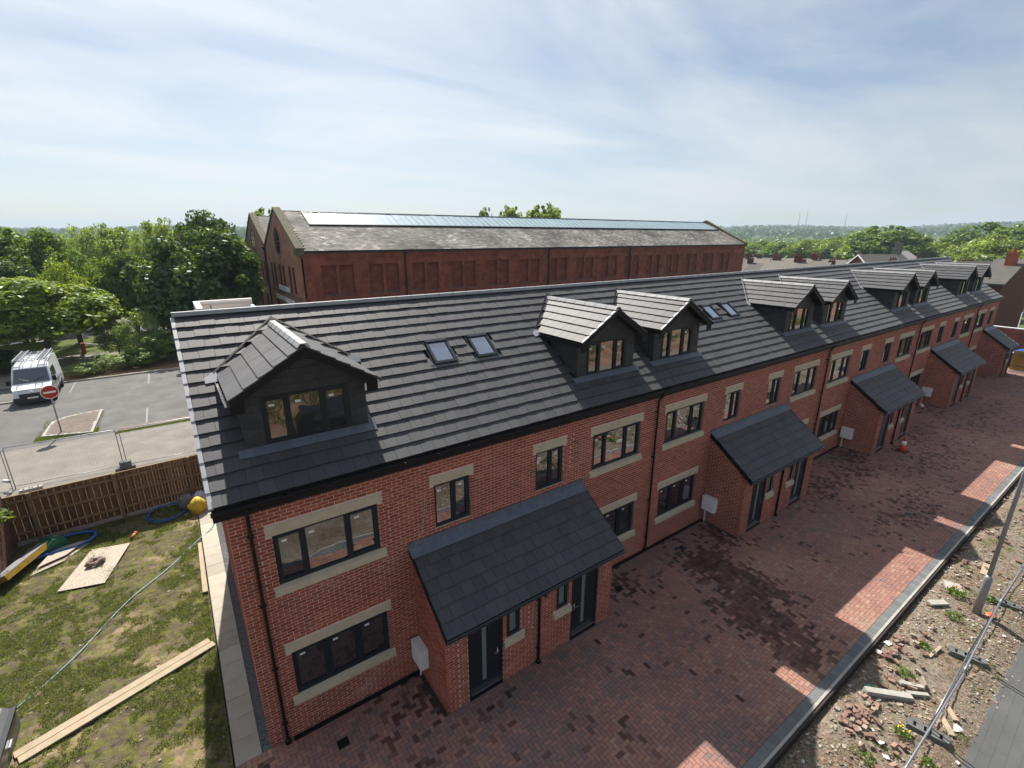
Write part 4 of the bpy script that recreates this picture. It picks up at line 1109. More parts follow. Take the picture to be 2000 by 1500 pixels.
for k, (x, y, dz) in enumerate(spots):
    y = min(-6.5, max(-8.6, y)); z = float(rh(np.array([x]), np.array([y]))[0]) + 0.03 + dz
    put('broken_brick', bms[k % 14], RUBBLE, None, mw=Matrix.Translation((x, y, z)) @ Matrix.Rotation(random.random() * 6.28, 4, 'Z') @ Matrix.Rotation(random.gauss(0, 0.35), 4, 'X') @ Matrix.Rotation(random.gauss(0, 0.2), 4, 'Y'),
        label='broken brick lying loose in the rubble beside the yard kerb', cat='brick', group='broken bricks in the rubble verge')
def on_verge(x, y, dz=0.0): return (x, y, float(rh(np.array([x]), np.array([y]))[0]) + dz)
def slab_piece(name, l, w, h, x, y, a, m, label, cat, tilt=0.0, dz=0.02, seed=1):
    me = chunk_mesh(l, w, h, seed, 0.8, 0.05); me.name = name
    return put(name, me, m, None, mw=Matrix.Translation(on_verge(x, y, dz + h / 2)) @ Matrix.Rotation(a, 4, 'Z') @ Matrix.Rotation(tilt, 4, 'Y'), label=label, cat=cat)
slab_piece('kerb_stone', 1.05, 0.16, 0.12, 12.45, -7.22, -0.75, CONC, 'long pale concrete kerb stone lying in the rubble', 'kerb stone', 0.06)
slab_piece('stone_strip', 0.55, 0.10, 0.07, 13.3, -7.45, -0.8, CONC, 'short pale stone strip beside the leaning red tile', 'stone', 0.1, seed=3)
slab_piece('stone_strip', 0.5, 0.09, 0.07, 13.1, -7.62, -0.7, CONC, 'short pale stone strip nearest the long kerb stone', 'stone', 0.05, seed=4)
slab_piece('clay_tile', 0.33, 0.03, 0.22, 13.55, -7.6, 0.5, RUBBLE, 'red clay tile standing on edge in the rubble', 'tile', 0.1, dz=-0.03, seed=5)
slab_piece('wood_offcut', 0.7, 0.07, 0.05, 15.0, -7.45, -0.1, PLANK, 'thin wood offcut lying by the weeds', 'wood', 0.0, seed=6)
slab_piece('stone_slab', 0.5, 0.42, 0.06, 18.6, -6.95, 0.4, CONC, 'pale square stone slab lying near the lamp column', 'slab', 0.05, seed=7)
slab_piece('stone_slab', 0.62, 0.2, 0.07, 17.3, -6.9, -0.5, CONC, 'narrow pale broken slab near the kerb', 'slab', 0.08, seed=8)
slab_piece('wood_offcut', 0.6, 0.12, 0.05, 12.7, -8.25, 0.65, PLANK, 'pale plank under the site fence', 'wood', 0.0, seed=9)
slab_piece('wood_offcut', 0.55, 0.12, 0.05, 13.2, -8.2, 0.7, PLANK, 'second pale plank under the site fence, further from the foot block', 'wood', 0.0, seed=10)
slab_piece('wood_plank', 0.85, 0.18, 0.04, 20.6, -7.3, 0.1, PLANK, 'yellowish plank in the rubble past the lamp column', 'wood', 0.0, seed=11)
def litter(x, y, s, m, label, seed):
    r = random.Random(seed); b = MB()
    P = [(math.cos(k * 0.9) * s * r.uniform(0.4, 1), math.sin(k * 0.9) * s * r.uniform(0.4, 1), r.uniform(0, 0.7) * s) for k in range(7)]
    V = P + [(0, 0, s * 0.5), (0, 0, -0.01)]
    b.add(V, [(k, (k + 1) % 7, 7) for k in range(7)] + [((k + 1) % 7, k, 8) for k in range(7)])
    put('litter', b.mesh('litter'), m, None, loc=on_verge(x, y, 0.02), label=label, cat='litter')
GREENM = mat('green_plastic', (0.02, 0.16, 0.09), 0.45, 0.4, 0.05)
ORANGEM = mat('orange_plastic', (0.62, 0.09, 0.02), 0.5, 0.4, 0.06)
litter(14.4, -6.62, 0.14, WHITEM, 'crumpled white plastic sheet against the kerb', 1)
litter(13.9, -6.6, 0.10, WHITEM, 'small crumpled white wrapper by the kerb, next to the brick pile', 2)
litter(11.0, -7.55, 0.10, WHITEM, 'white paper scrap in the nearest brick pile', 3)
litter(10.75, -7.75, 0.09, WHITEM, 'white paper scrap at the edge of the nearest weeds', 4)
litter(12.75, -8.45, 0.12, WHITEM, 'white bag lying at the road edge under the fence', 5)
litter(12.35, -6.85, 0.09, GREENM, 'green plastic scrap in the rubble by the kerb stone', 6)
litter(18.0, -7.95, 0.17, ORANGEM, 'orange plastic cap lying at the foot of the lamp column', 7)

n = 26000
x = RNG.uniform(6, 34, n); y = RNG.uniform(-8.9, -6.5, n)
k = fbm(x * 0.8 + 50, y * 0.8 + 3) + 0.25 * (y < -8.2) > 0.5; x, y = x[k], y[k]
put('straw', blades('straw', np.stack([x, y, rh(x, y) - 0.004], 1), 0.01, 0.05, 0.005, GRASSM, 1.6), mat('straw', (0.30, 0.25, 0.14), 0.9, 0.1, 0.3, 8), label='dry straw and thin grass over the rubble verge', kind='stuff')
# weeds
def weed_mesh(seed, n=90, r=0.16, h=0.22):
    g = np.random.default_rng(seed); V = []; T = []
    for k in range(n):
        a = g.uniform(0, 6.28); d = r * math.sqrt(g.random()); c = np.array([math.cos(a) * d, math.sin(a) * d, g.uniform(0.02, h) * (1 - d / r * 0.5)])
        u = g.normal(size=3); u /= np.linalg.norm(u); v = np.cross(u, g.normal(size=3)); v /= np.linalg.norm(v); s = g.uniform(0.02, 0.045)
        V += [c - u * s * 1.5, c + v * s * 0.5, c + u * s * 1.5, c - v * s * 0.5]; T.append(g.random())
    return new_mesh('weed', V, np.arange(len(V)).reshape(-1, 4), T)
WE = [weed_mesh(k) for k in range(4)]
wl_ = [(10.35, -7.55, 0.9, 'round green weed clump nearest the camera in the rubble'), (11.65, -7.75, 1.0, 'dark green weed clump with yellow flowers beside a brick pile'), (13.55, -7.25, 1.15, 'green weed clump behind the leaning red tile'),
       (15.0, -7.25, 1.0, 'green weed clump by the thin wood offcut'), (17.0, -7.35, 1.2, 'green weed clump at the left of the lamp column'), (18.3, -7.1, 1.5, 'bright green weed with orange flowers behind the lamp column'), (18.8, -7.75, 1.2, 'yellowing weed clump at the right of the lamp column'), (11.3, -8.35, 0.9, 'small weed clump beside the nearest foot block'), (9.9, -7.9, 1.3, 'straggly yellow weed at the bottom edge of the rubble'), (12.35, -7.0, 0.8, 'dark weed tuft in the kerb shadow')]
for k, (x, y, s, lb) in enumerate(wl_):
    t = thing('weed', lb, 'plant', on_verge(x, y, 0.0), group='weeds in the rubble verge')
    put('leaves', WE[k % 4], LEAFP if k in (6, 8) else LEAFM, t, mw=WM[t.name] @ Matrix.Diagonal((s, s, s, 1)))
    if k in (1, 5):
        b = MB()
        for q in range(10):
            a = random.random() * 6.28; r_ = random.random() * 0.15 * s; b.disc((math.cos(a) * r_, math.sin(a) * r_, 0.18 * s + random.random() * 0.06), (0, 0.3, 1), 0.016, 0.008, 7)
        put('flowers', b.mesh('flowers'), ORANGEM if k == 5 else mat('yellow_petal', (0.7, 0.5, 0.03), 0.6, 0.2, 0.0), t, mw=WM[t.name])
nc = 70
wx_, wy_ = RNG.uniform(8.5, 30, nc), RNG.uniform(-8.7, -6.6, nc); V = []; T = []
for a_, b_ in zip(wx_, wy_):
    r_ = RNG.uniform(0.05, 0.16)
    for q in range(int(900 * r_ * r_) + 12):
        px_, py_ = a_ + RNG.normal(0, r_), b_ + RNG.normal(0, r_ * 0.7); c_ = np.array([px_, py_, float(rh(np.array([px_]), np.array([py_]))[0]) + abs(RNG.normal(0, 0.04)) + 0.01])
        u_ = RNG.normal(size=3) * [1, 1, 0.5]; u_ /= np.linalg.norm(u_); v_ = np.cross(u_, RNG.normal(size=3)); v_ /= np.linalg.norm(v_); s_ = RNG.uniform(0.012, 0.035)
        V += [c_ - u_ * s_ * 1.6, c_ + v_ * s_ * 0.45, c_ + u_ * s_ * 1.6, c_ - v_ * s_ * 0.45]; T.append(RNG.random())
put('ground_weeds', new_mesh('ground_weeds', V, np.arange(len(V)).reshape(-1, 4), T), LEAFM, label='low green weeds creeping over the rubble verge', kind='stuff')
# lamp column
t = thing('lamp_column', 'grey steel lamp column rising out of the rubble verge', 'lamp post', (17.85, -7.68, -0.08))
GALV = mat('grey_painted_steel', (0.28, 0.285, 0.30), 0.45, 0.5, 0.12, 5, metal=0.3)
b = MB(); b.tube([(0, 0, 0), (0, 0, 1.25), (0, 0, 1.36)], [0.10, 0.10, 0.058], 16); put('base', b.mesh('base', True), GALV, t, mw=WM[t.name])
b = MB(); b.tube([(0, 0, 1.34), (0, 0, 8.0)], [0.056, 0.042], 14); b.tube([(0, 0, 8.0), (0, -0.5, 8.35), (0, -1.3, 8.45)], 0.03, 8); put('shaft', b.mesh('shaft', True), GALV, t, mw=WM[t.name])
b = MB(); b.box(-0.14, -1.9, 8.38, 0.14, -1.2, 8.5); put('lantern', b.mesh('lantern'), GALV, t, mw=WM[t.name])
b = MB(); b.box(0.095, -0.05, 0.3, 0.104, 0.05, 0.85); put('access_door', b.mesh('access_door'), GALV, t, mw=WM[t.name])
# steel mesh fence panels and their feet
def heras_meshes(w=3.45, h=1.98):
    b = MB(); r = 0.019; c = 0.12
    b.tube([(r, 0, 0), (r, 0, h - c), (r + 0.03, 0, h - 0.035), (c, 0, h - r), (w - c, 0, h - r), (w - r - 0.03, 0, h - 0.035), (w - r, 0, h - c), (w - r, 0, 0)], r, 8)
    b.tube([(r, 0, 0.14), (w - r, 0, 0.14)], 0.014, 6)
    fr = b.mesh('frame', True)
    b = MB()
    for k in range(1, int(w / 0.1)): b.box(k * 0.1 - 0.0007, -0.0007, 0.14, k * 0.1 + 0.0007, 0.0007, h - 0.02)
    for k in range(1, 9): b.box(0.02, -0.0008, 0.14 + k * 0.205, w - 0.02, 0.0008, 0.1416 + k * 0.205)
    return fr, b.mesh('wire_mesh')
HF, HW = heras_meshes()
def heras(a, bb, label, group, z=0.0, tilt=0.0):
    a = Vector((a[0], a[1], z)); bb = Vector((bb[0], bb[1], z)); ang = math.atan2(bb.y - a.y, bb.x - a.x); s = (bb - a).length / 3.45
    t = put('site_fence_panel', None, None, None, mw=Matrix.Translation(a) @ Matrix.Rotation(ang, 4, 'Z') @ Matrix.Rotation(tilt, 4, 'X'), label=label, cat='fence panel', group=group)
    M = WM[t.name] @ Matrix.Diagonal((s, 1, 1, 1))
    put('frame', HF, STEEL, t, mw=M); put('wire_mesh', HW, STEEL, t, mw=M)
RG = 'steel mesh panels along the road'
HP = [((8.75, -8.06), (12.13, -8.08), 'steel mesh fence panel at the bottom edge, nearest the camera'), ((12.2, -8.06), (15.45, -7.98), 'steel mesh fence panel between the two foot blocks'),
      ((15.52, -7.98), (18.9, -8.0), 'steel mesh fence panel in front of the lamp column'), ((18.98, -8.0), (22.4, -7.95), 'steel mesh fence panel just past the lamp column'), ((5.3, -8.0), (8.68, -8.06), 'steel mesh fence panel running out of the picture at the bottom')]
for a, b_, lb in HP: heras(a, b_, lb, RG, -0.02, 0.12)
def foot(x, y, a, label, m=CONCD, z=-0.06, grp='fence foot blocks'):
    b = MB(); l, w, h = 0.40, 0.12, 0.13
    b.prism([(-l, -w, 0), (l, -w, 0), (l - 0.05, -w, h), (-l + 0.05, -w, h)], (0, 0.05, 0)); b.prism([(-l, w - 0.05, 0), (l, w - 0.05, 0), (l - 0.05, w - 0.05, h), (-l + 0.05, w - 0.05, h)], (0, 0.05, 0))
    for x0, x1 in ((-l + 0.03, -0.26), (-0.2, -0.07), (-0.02, 0.02), (0.07, 0.2), (0.26, l - 0.03)): b.box(x0, -w + 0.05, 0.0, x1, w - 0.05, h - 0.004)
    put('fence_foot', b.mesh('fence_foot'), m, None, loc=(x, y, z), rot=a, label=label, cat='fence foot', group=grp)
foot(12.1, -8.08, -1.35, 'dark fence foot block nearest the camera, on the rubble'); foot(15.5, -8.0, -1.3, 'dark fence foot block in the rubble, beyond the pale planks'); foot(18.95, -8.05, -1.35, 'dark fence foot block past the lamp column')
# cone and wrapped bundle
t = thing('traffic_cone', 'orange and white traffic cone standing by the third porch', 'traffic cone', (29.55, -2.25, 0.0))
b = MB(); b.box(-0.25, -0.25, 0.0, 0.25, 0.25, 0.035); put('base', b.mesh('base'), mat('cone_base', (0.03, 0.025, 0.022), 0.7), t, mw=WM[t.name])
b = MB(); b.tube([(0, 0, 0.035), (0, 0, 0.36)], [0.19, 0.13], 20); b.tube([(0, 0, 0.58), (0, 0, 0.80)], [0.083, 0.035], 20); put('cone', b.mesh('cone', True), mat('cone_orange', (0.62, 0.06, 0.025), 0.5, 0.4, 0.05), t, mw=WM[t.name])
b = MB(); b.tube([(0, 0, 0.36), (0, 0, 0.58)], [0.131, 0.084], 20); put('white_band', b.mesh('white_band', True), WHITEM, t, mw=WM[t.name])
b = MB(); b.tube([(-0.28, 0, 0.08), (-0.2, 0.05, 0.11), (0.1, 0.08, 0.1), (0.3, 0, 0.06)], [0.06, 0.1, 0.1, 0.04], 9)
put('wrapped_bundle', b.mesh('wrapped_bundle', True), WHITEM, None, loc=(38.9, -0.45, 0), rot=0.5, label='white wrapped bundle on the paving below the fourth meter box', cat='bundle')

for pts, lb in (([(3.9, -0.012, 4.95), (3.86, -0.012, 4.4), (3.78, -0.014, 3.95), (3.6, -0.03, 3.72), (3.56, -0.05, 3.5)], 'thin pale cable hanging down the wall to the corner of the nearest porch roof'), ([(5.98, -1.545, 2.1), (5.93, -1.55, 1.6), (5.86, -1.56, 1.1), (5.9, -1.55, 0.75)], 'thin beige cable dangling beside the porch downpipe')):
    b = MB(); b.tube(pts, 0.006, 6); put('cable', b.mesh('cable'), mat('cable_sheath', (0.45, 0.36, 0.32), 0.6, 0.3, 0.0), None, label=lb, cat='cable')
# ------------------------------------------------------------------ garden things
def gz(x, y): return float(gh(np.array([x]), np.array([y]))[0])
def quad_board(name, pts, th, m, label, cat, z=None, group=None):
    """A flat board whose outline is given on the ground."""
    zz = z if z is not None else max(gz(*p) for p in pts) + 0.005
    c = (sum(p[0] for p in pts) / 4, sum(p[1] for p in pts) / 4)
    b = MB(); b.prism([(p[0] - c[0], p[1] - c[1], 0) for p in pts], (0, 0, th))
    return put(name, b.mesh(name), m, None, loc=(c[0], c[1], zz), label=label, cat=cat, group=group)
quad_board('osb_sheet', [(-4.59, 9.08), (-3.41, 8.75), (-2.84, 10.91), (-3.93, 11.21)], 0.018, OSB, 'pale strand board sheet lying on the turf with a heap of sacking on it', 'board')
me = weed_mesh(77, 10)
b = MB()
r_ = random.Random(4)
for k in range(9):
    a = k * 0.7; q = [(math.cos(a + t * 2.4) * (0.12 + 0.16 * r_.random()), math.sin(a + t * 2.4) * (0.10 + 0.12 * r_.random()) + 0.02, 0.04 + 0.10 * r_.random()) for t in (0, 0.35, 0.7, 1.0)]
    b.tube(q, [0.03, 0.06, 0.055, 0.03], 7)
put('sacking_heap', b.mesh('sacking_heap', True), mat('sackcloth', (0.20, 0.155, 0.125), 0.9, 0.1, 0.3, 9), None, loc=(-3.72, 10.1, gz(-3.7, 10.1) + 0.05), rot=0.6, label='crumpled brown sacking heaped on the strand board', cat='sack')
for k, (p0, p1, lb) in enumerate([((-4.52, 2.95), (-0.86, 4.14), 'long scaffold plank on the garden, the one nearer the fence'), ((-4.42, 2.75), (-0.76, 3.94), 'long scaffold plank on the garden, the one nearer the camera')]):
    d = Vector((p1[0] - p0[0], p1[1] - p0[1], 0)); n = Vector((-d.y, d.x, 0)).normalized() * 0.098
    quad_board('scaffold_plank', [(p0[0] - n.x, p0[1] - n.y), (p1[0] - n.x, p1[1] - n.y), (p1[0] + n.x, p1[1] + n.y), (p0[0] + n.x, p0[1] + n.y)], 0.038, PLANK, lb, 'plank', z=0.02 + 0.004 * k, group='pair of planks across the garden')
quad_board('edging_board', [(-0.87, 6.38), (-0.73, 6.36), (-0.72, 9.42), (-0.83, 9.40)], 0.04, PLANK, 'pale timber board lying along the edge of the slab path', 'board', z=0.03)
BLUEP = mat('blue_water_pipe', (0.02, 0.12, 0.42), 0.4, 0.5, 0.1, 6)
BLUEH = mat('blue_hose', (0.16, 0.30, 0.42), 0.4, 0.5, 0.1, 6)
hp = [(-5.6, 3.7), (-4.77, 4.48), (-3.88, 5.51), (-3.0, 6.98), (-2.53, 7.56), (-1.72, 8.48), (-0.75, 9.85)]
pts = [(x, y, gz(x, y) + 0.025) for x, y in hp] + [(-0.4, 10.2, 0.03), (-0.11, 10.95, 0.05), (-0.03, 11.3, 0.2)]
def smooth(pts, n=6):
    P = [Vector(p) for p in pts]; out = []
    for i in range(len(P) - 1):
        p0, p1, p2, p3 = P[max(i - 1, 0)], P[i], P[i + 1], P[min(i + 2, len(P) - 1)]
        for k in range(n):
            t = k / n; out.append(0.5 * ((2 * p1) + (p2 - p0) * t + (2 * p0 - 5 * p1 + 4 * p2 - p3) * t * t + (3 * p1 - p0 - 3 * p2 + p3) * t ** 3))
    return out + [P[-1]]
b = MB(); b.tube(smooth(pts), 0.0145, 8); put('hose', b.mesh('hose', True), BLUEH, None, label='thin blue hose running diagonally across the garden to the house corner', cat='hose')
b = MB()
for q, (r1, dz) in enumerate([(0.66, 0.03), (0.62, 0.055), (0.64, 0.08)]):
    b.tube([(r1 * math.cos(a) * 1.0 + 0.02 * q, r1 * math.sin(a) * 1.05, dz + 0.012 * math.sin(3 * a + q)) for a in np.linspace(0, 6.283, 40)], 0.017, 8, cap=False)
put('pipe_coil', b.mesh('pipe_coil', True), BLUEP, None, loc=(-1.72, 12.55, gz(-1.7, 12.5) + 0.01), label='coil of blue water pipe lying by the fence, nearer the house', cat='pipe coil')
b = MB(); b.tube(smooth([(-1.35, -1.02, 0.12), (-0.6, -0.55, 0.10), (0.35, -0.40, 0.06), (0.80, 0.0, 0.05), (0.70, 0.45, 0.05), (0.1, 0.62, 0.06), (-0.45, 0.45, 0.08)]), 0.047, 10)
put('blue_pipe', b.mesh('blue_pipe', True), BLUEP, None, loc=(-4.72, 12.05, gz(-4.7, 12.05) + 0.03), label='thick blue pipe bent into a loop beside the green box', cat='pipe')
b = MB(); b.prism([(-0.35, -0.25, 0), (0.35, -0.25, 0), (0.35, -0.25, 0.30), (0.0, -0.25, 0.46), (-0.35, -0.25, 0.16)], (0, 0.5, 0)); b.box(-0.37, -0.27, 0.0, 0.37, 0.27, 0.05)
put('plastic_box', b.mesh('plastic_box'), mat('green_box', (0.012, 0.12, 0.075), 0.4, 0.4, 0.05), None, loc=(-5.05, 12.0, gz(-5, 12) + 0.05), rot=0.5, label='dark green plastic box inside the thick blue pipe loop', cat='box')
Mi = Matrix.Translation((-5.62, 11.35, 0.28)) @ Matrix.Rotation(rad(-26), 4, 'Z') @ Matrix.Rotation(rad(-24), 4, 'Y')
b = MB(); b.box(-0.36, -1.12, -0.13, 0.30, 1.12, 0.06); ib = thing('insulation_board', 'thick yellow insulation board with a grey face propped by the brick wall', 'insulation board', (-5.62, 11.35, 0.0))
put('foam', b.mesh('foam'), mat('yellow_foam', (0.40, 0.26, 0.05), 0.85, 0.1, 0.25, 7, 0.3, 25), ib, mw=Mi)
b = MB(); b.box(-0.355, -1.115, 0.061, 0.295, 1.115, 0.065); put('facing', b.mesh('facing'), mat('foil_facing', (0.27, 0.27, 0.285), 0.5, 0.4, 0.1), ib, mw=Mi)
quad_board('plywood_sheet', [(-5.45, 10.55), (-4.65, 10.95), (-4.05, 11.75), (-5.0, 11.75)], 0.018, OSB, 'lower plywood sheet under the thick blue pipe', 'board')
quad_board('plywood_sheet', [(-5.3, 10.85), (-4.6, 11.2), (-4.15, 11.9), (-5.0, 11.85)], 0.018, OSB, 'upper plywood sheet under the thick blue pipe, set back', 'board', z=0.085)
b = MB(); b.tube([(0, -0.17, 0), (0, 0.17, 0.0)], 0.055, 14); b.tube([(0, 0.10, 0), (0, 0.18, 0)], 0.065, 14)
put('clay_pipe', b.mesh('clay_pipe', True), mat('terracotta', (0.42, 0.14, 0.065), 0.7, 0.3, 0.1), None, loc=(-2.75, 11.38, gz(-2.75, 11.38) + 0.06), rot=-0.35, label='short orange drainage pipe standing off the end of the strand board', cat='pipe')
def bag(name, label, x, y, s, m, seed):
    g = np.random.default_rng(seed); b = MB(); n, k = 9, 12; V = []
    for i in range(n + 1):
        t = i / n; r = s * math.sin(math.pi * min(0.97, t * 0.85 + 0.1)) ** 0.6 * (1 if t < 0.8 else 1.25 - 0.9 * (t - 0.6))
        for j in range(k):
            a = 6.283 * j / k; q = r * g.uniform(0.84, 1.1); V.append((math.cos(a) * q, math.sin(a) * q * 0.85, t * s * 2.0 + g.normal(0, 0.02)))
    F = [(i * k + j, i * k + (j + 1) % k, (i + 1) * k + (j + 1) % k, (i + 1) * k + j) for i in range(n) for j in range(k)] + [tuple(range(n * k, (n + 1) * k))]
    b.add(V, F); put(name, b.mesh(name, True), m, None, loc=(x, y, gz(x, y) - 0.02), label=label, cat='bag')
bag('rubble_bag', 'yellow builders bag by the house corner and the fence', -0.66, 11.95, 0.34, mat('yellow_bag', (0.52, 0.38, 0.035), 0.55, 0.4, 0.3, 7), 2)
bag('rubble_bag', 'grey refuse sack behind the yellow bag by the fence', -1.02, 12.55, 0.33, mat('grey_bag', (0.12, 0.11, 0.12), 0.4, 0.5, 0.25, 7), 3)
bag('rubble_bag', 'pale blue plastic sack behind the yellow bag, nearest the house', -0.55, 12.6, 0.32, mat('blue_bag', (0.34, 0.38, 0.48), 0.4, 0.5, 0.25, 7), 5)
# grey site box cut by the left edge
t = thing('storage_box', 'dark grey site storage box at the left edge beside the plank ends', 'storage box', (-5.0, 3.0, 0.0))
b = MB(); b.prism([(-0.62, -0.7, 0), (0.42, -0.7, 0), (0.42, -0.7, 0.42), (0.25, -0.7, 0.60), (-0.62, -0.7, 0.66)], (0, 1.6, 0)); put('body', b.mesh('body'), mat('grey_box', (0.12, 0.125, 0.13), 0.35, 0.5, 0.1), t, mw=WM[t.name])
b = MB(); b.box(0.30, -0.72, 0.44, 0.45, 0.92, 0.50); put('rim', b.mesh('rim'), FRAME, t, mw=WM[t.name])
b = MB(); b.box(0.425, 0.0, 0.2, 0.46, 0.22, 0.26); put('handle', b.mesh('handle'), STEEL, t, mw=WM[t.name])

# timber fence at the garden end
fe = thing('timber_fence', 'brown timber board fence between the garden and the car park', 'fence', (-3.0, 13.15, 0))
fx0, fx1 = -8.2, 2.5
def fy(x): return 13.05 + (x + 5.5) * 0.045
n = int((fx1 - fx0) / 0.103)
for k in range(n):
    x = fx0 + k * 0.103; t = int(RNG.integers(10)); h = 1.76 + float(RNG.normal(0, 0.008))
    put('board', cached(('fboard', t), lambda: boxes([(0, 0, 0, 0.1, 0.016, 1.76)], tint=[(t + 0.5) / 10], name='board')), TIMBER, fe, mw=Matrix.Translation((x, fy(x) + (0.012 if k % 2 else 0.0), 0.14)) @ Matrix.Rotation(0.045, 4, 'Z'))
for k, x in enumerate([-7.9, -5.47, -3.07, -0.68, 1.7]):
    put('post', cached('fpost', lambda: boxes([(-0.05, -0.1, 0, 0.05, 0.0, 1.98)], name='post')), TIMBERP, fe, loc=(x, fy(x) - 0.035, -0.03))
for z in (0.42, 1.05, 1.66):
    for x0, x1 in ((-8.2, -7.95), (-7.85, -5.52), (-5.42, -3.12), (-3.02, -0.73), (-0.63, 1.65)):
        b = MB(); b.prism([(x0, fy(x0) - 0.005, z), (x0, fy(x0) - 0.065, z), (x0, fy(x0) - 0.065, z + 0.04), (x0, fy(x0) - 0.005, z + 0.075)], (x1 - x0, (x1 - x0) * 0.045, 0)); put('rail', b.mesh('rail'), TIMBERP, fe, mw=Matrix.Identity(4))
b = MB(); b.box(fx0, 0, 1.90, fx1, 0.055, 1.93); put('capping', b.mesh('capping'), TIMBERP, fe, mw=Matrix.Translation((0, fy(0) - 0.012, 0)) @ Matrix.Rotation(0.045, 4, 'Z'))
b = MB(); b.box(fx0, -0.03, -0.05, fx1, 0.03, 0.14); put('gravel_board', b.mesh('gravel_board'), CONC, fe, mw=Matrix.Translation((0, fy(0) - 0.0, 0)) @ Matrix.Rotation(0.045, 4, 'Z'))
# old brick wall and cameras at the far left
ow = thing('brick_wall', 'old dark brick wall at the left edge, ending at the timber fence', 'wall', (-6.25, 11.0, 0))
b = MB(); b.prism([(-6.42, 7.0, -0.3), (-6.42, 13.05, -0.3), (-6.42, 13.05, 1.9), (-6.42, 12.6, 3.1), (-6.42, 11.8, 3.4), (-6.42, 7.0, 3.4)], (0.3, 0, 0)); wl2 = put('wall', b.mesh('wall'), CONCD, ow, mw=Matrix.Identity(4))
OLDB = ramp_mat('old_wall_brick', [(0, (0.075, 0.04, 0.03)), (1, (0.17, 0.085, 0.06))], noise=0.3, nscale=5)
Mw = Matrix(((0, -1, 0, -6.112), (1, 0, 0, 0), (0, 0, 1, 0), (0, 0, 0, 1)))
lay_bricks(wl2, Mw, 8.2, 13.04, 0, 3.3, [], False, top=lambda z: (8.2, 13.04 if z < 1.9 else 13.04 - (z - 1.9) * 0.4), bm=OLDB)
for k, (yy, zz) in enumerate([(13.35, 2.55), (13.1, 2.2)]):
    t = thing('security_camera', ['upper white security camera on the end of the old brick wall', 'lower white security camera on the end of the old brick wall'][k], 'security camera', (-5.95, yy - 0.3, zz), group='security cameras on the old wall')
    b = MB(); b.tube([(0, 0, 0), (0.16, -0.05, -0.05)], [0.05, 0.055], 12); put('body', b.mesh('body', True), WHITEP, t, mw=WM[t.name])
    b = MB(); b.tube([(0.155, -0.048, -0.048), (0.175, -0.055, -0.055)], 0.04, 12); put('lens', b.mesh('lens', True), BLACKP, t, mw=WM[t.name])
    b = MB(); b.tube([(-0.17, 0, 0.03), (-0.05, 0, 0.03), (0, 0, 0)], 0.02, 8); put('bracket', b.mesh('bracket', True), WHITEP, t, mw=WM[t.name])
t = thing('shrub', 'grey leaved shrub hanging over the old brick wall at the left edge', 'shrub', (-6.05, 11.7, 1.7))
put('leaves', WE[1], leaf_mat('leaf_grey', (0.10, 0.12, 0.09), (0.22, 0.25, 0.2), 0.2), t, mw=WM[t.name] @ Matrix.Diagonal((2.6, 2.6, 2.0, 1)))

# ------------------------------------------------------------------ car park and roads behind
sheet('service_yard', [(-30, 13.25), (9.3, 13.7), (9.3, 24.3), (-30, 24.3)], 0.0, PALETAR)
sheet('car_park', [(-40, 24.3), (9.3, 24.3), (9.3, 38.5), (-40, 39.6)], -0.012, ASPHALT)
kp = struct('kerb_strip', boxes([(-3.9, 24.3, -0.05, 9.0, 25.05, 0.06)]), mat('brick_edging', (0.17, 0.14, 0.118), 0.9, 0.2, 0.2, 5))
isl = [(-7.25, 25.6), (-5.0, 24.85), (-4.86, 29.3), (-6.6, 28.9), (-7.15, 28.2)]
b = MB(); b.prism([(p[0], p[1], -0.1) for p in isl], (0, 0, 0.22)); il = struct('traffic_island', b.mesh('traffic_island'), CONC)
b = MB()
y = 24.9
B = []; T = []
def inside(px, py, poly):
    c = False
    for k in range(len(poly)):
        a, d = poly[k], poly[k - 1]
        if (a[1] > py) != (d[1] > py) and px < (d[0] - a[0]) * (py - a[1]) / (d[1] - a[1]) + a[0]: c = not c
    return c
for i in range(-75, -48):
    for j in range(249, 294):
        x0, y0 = i * 0.1, j * 0.1
        k = (i + j) % 4
        if k in (0, 2):
            w_, h_ = (0.2, 0.1) if k == 0 else (0.1, 0.2)
            if all(inside(x0 + a, y0 + c_, isl) for a in (-0.06, w_ + 0.06) for c_ in (-0.06, h_ + 0.06)): B.append((x0 + 0.003, y0 + 0.003, 0.1, x0 + w_ - 0.003, y0 + h_ - 0.003, 0.13)); T.append(RNG.random())
put('block_paving', boxes(B, T, name='block_paving'), ramp_mat('island_paver', [(0, (0.13, 0.105, 0.088)), (1, (0.19, 0.15, 0.125))], noise=0.15, nscale=4), il, mw=Matrix.Identity(4), kind='stuff')
LINE = mat('worn_line_paint', (0.24, 0.24, 0.235), 0.8, 0.2, 0.4, 9)
struct('road_markings', boxes([(-2.63, 25.1, -0.02, -2.53, 28.4, -0.006), (-2.65, 35.0, -0.02, -2.55, 38.4, -0.006), (-7.2, 35.5, -0.02, -7.12, 38.8, -0.006), (0.9, 35.0, -0.02, 1.0, 38.3, -0.006)]), LINE)
struct('bed_kerb', boxes([(-9.0, 38.75, -0.1, 9.0, 38.9, 0.10), (-14.0, 34.7, -0.1, -9.75, 34.85, 0.08)]), CONC)
BED = mat('bark_mulch', (0.20, 0.125, 0.08), 0.95, 0.1, 0.3, 5, 0.4, 12)
sheet('planting_bed', [(-9.0, 38.9), (9.0, 38.9), (9.0, 43.3), (-7.6, 43.6)], 0.02, BED)
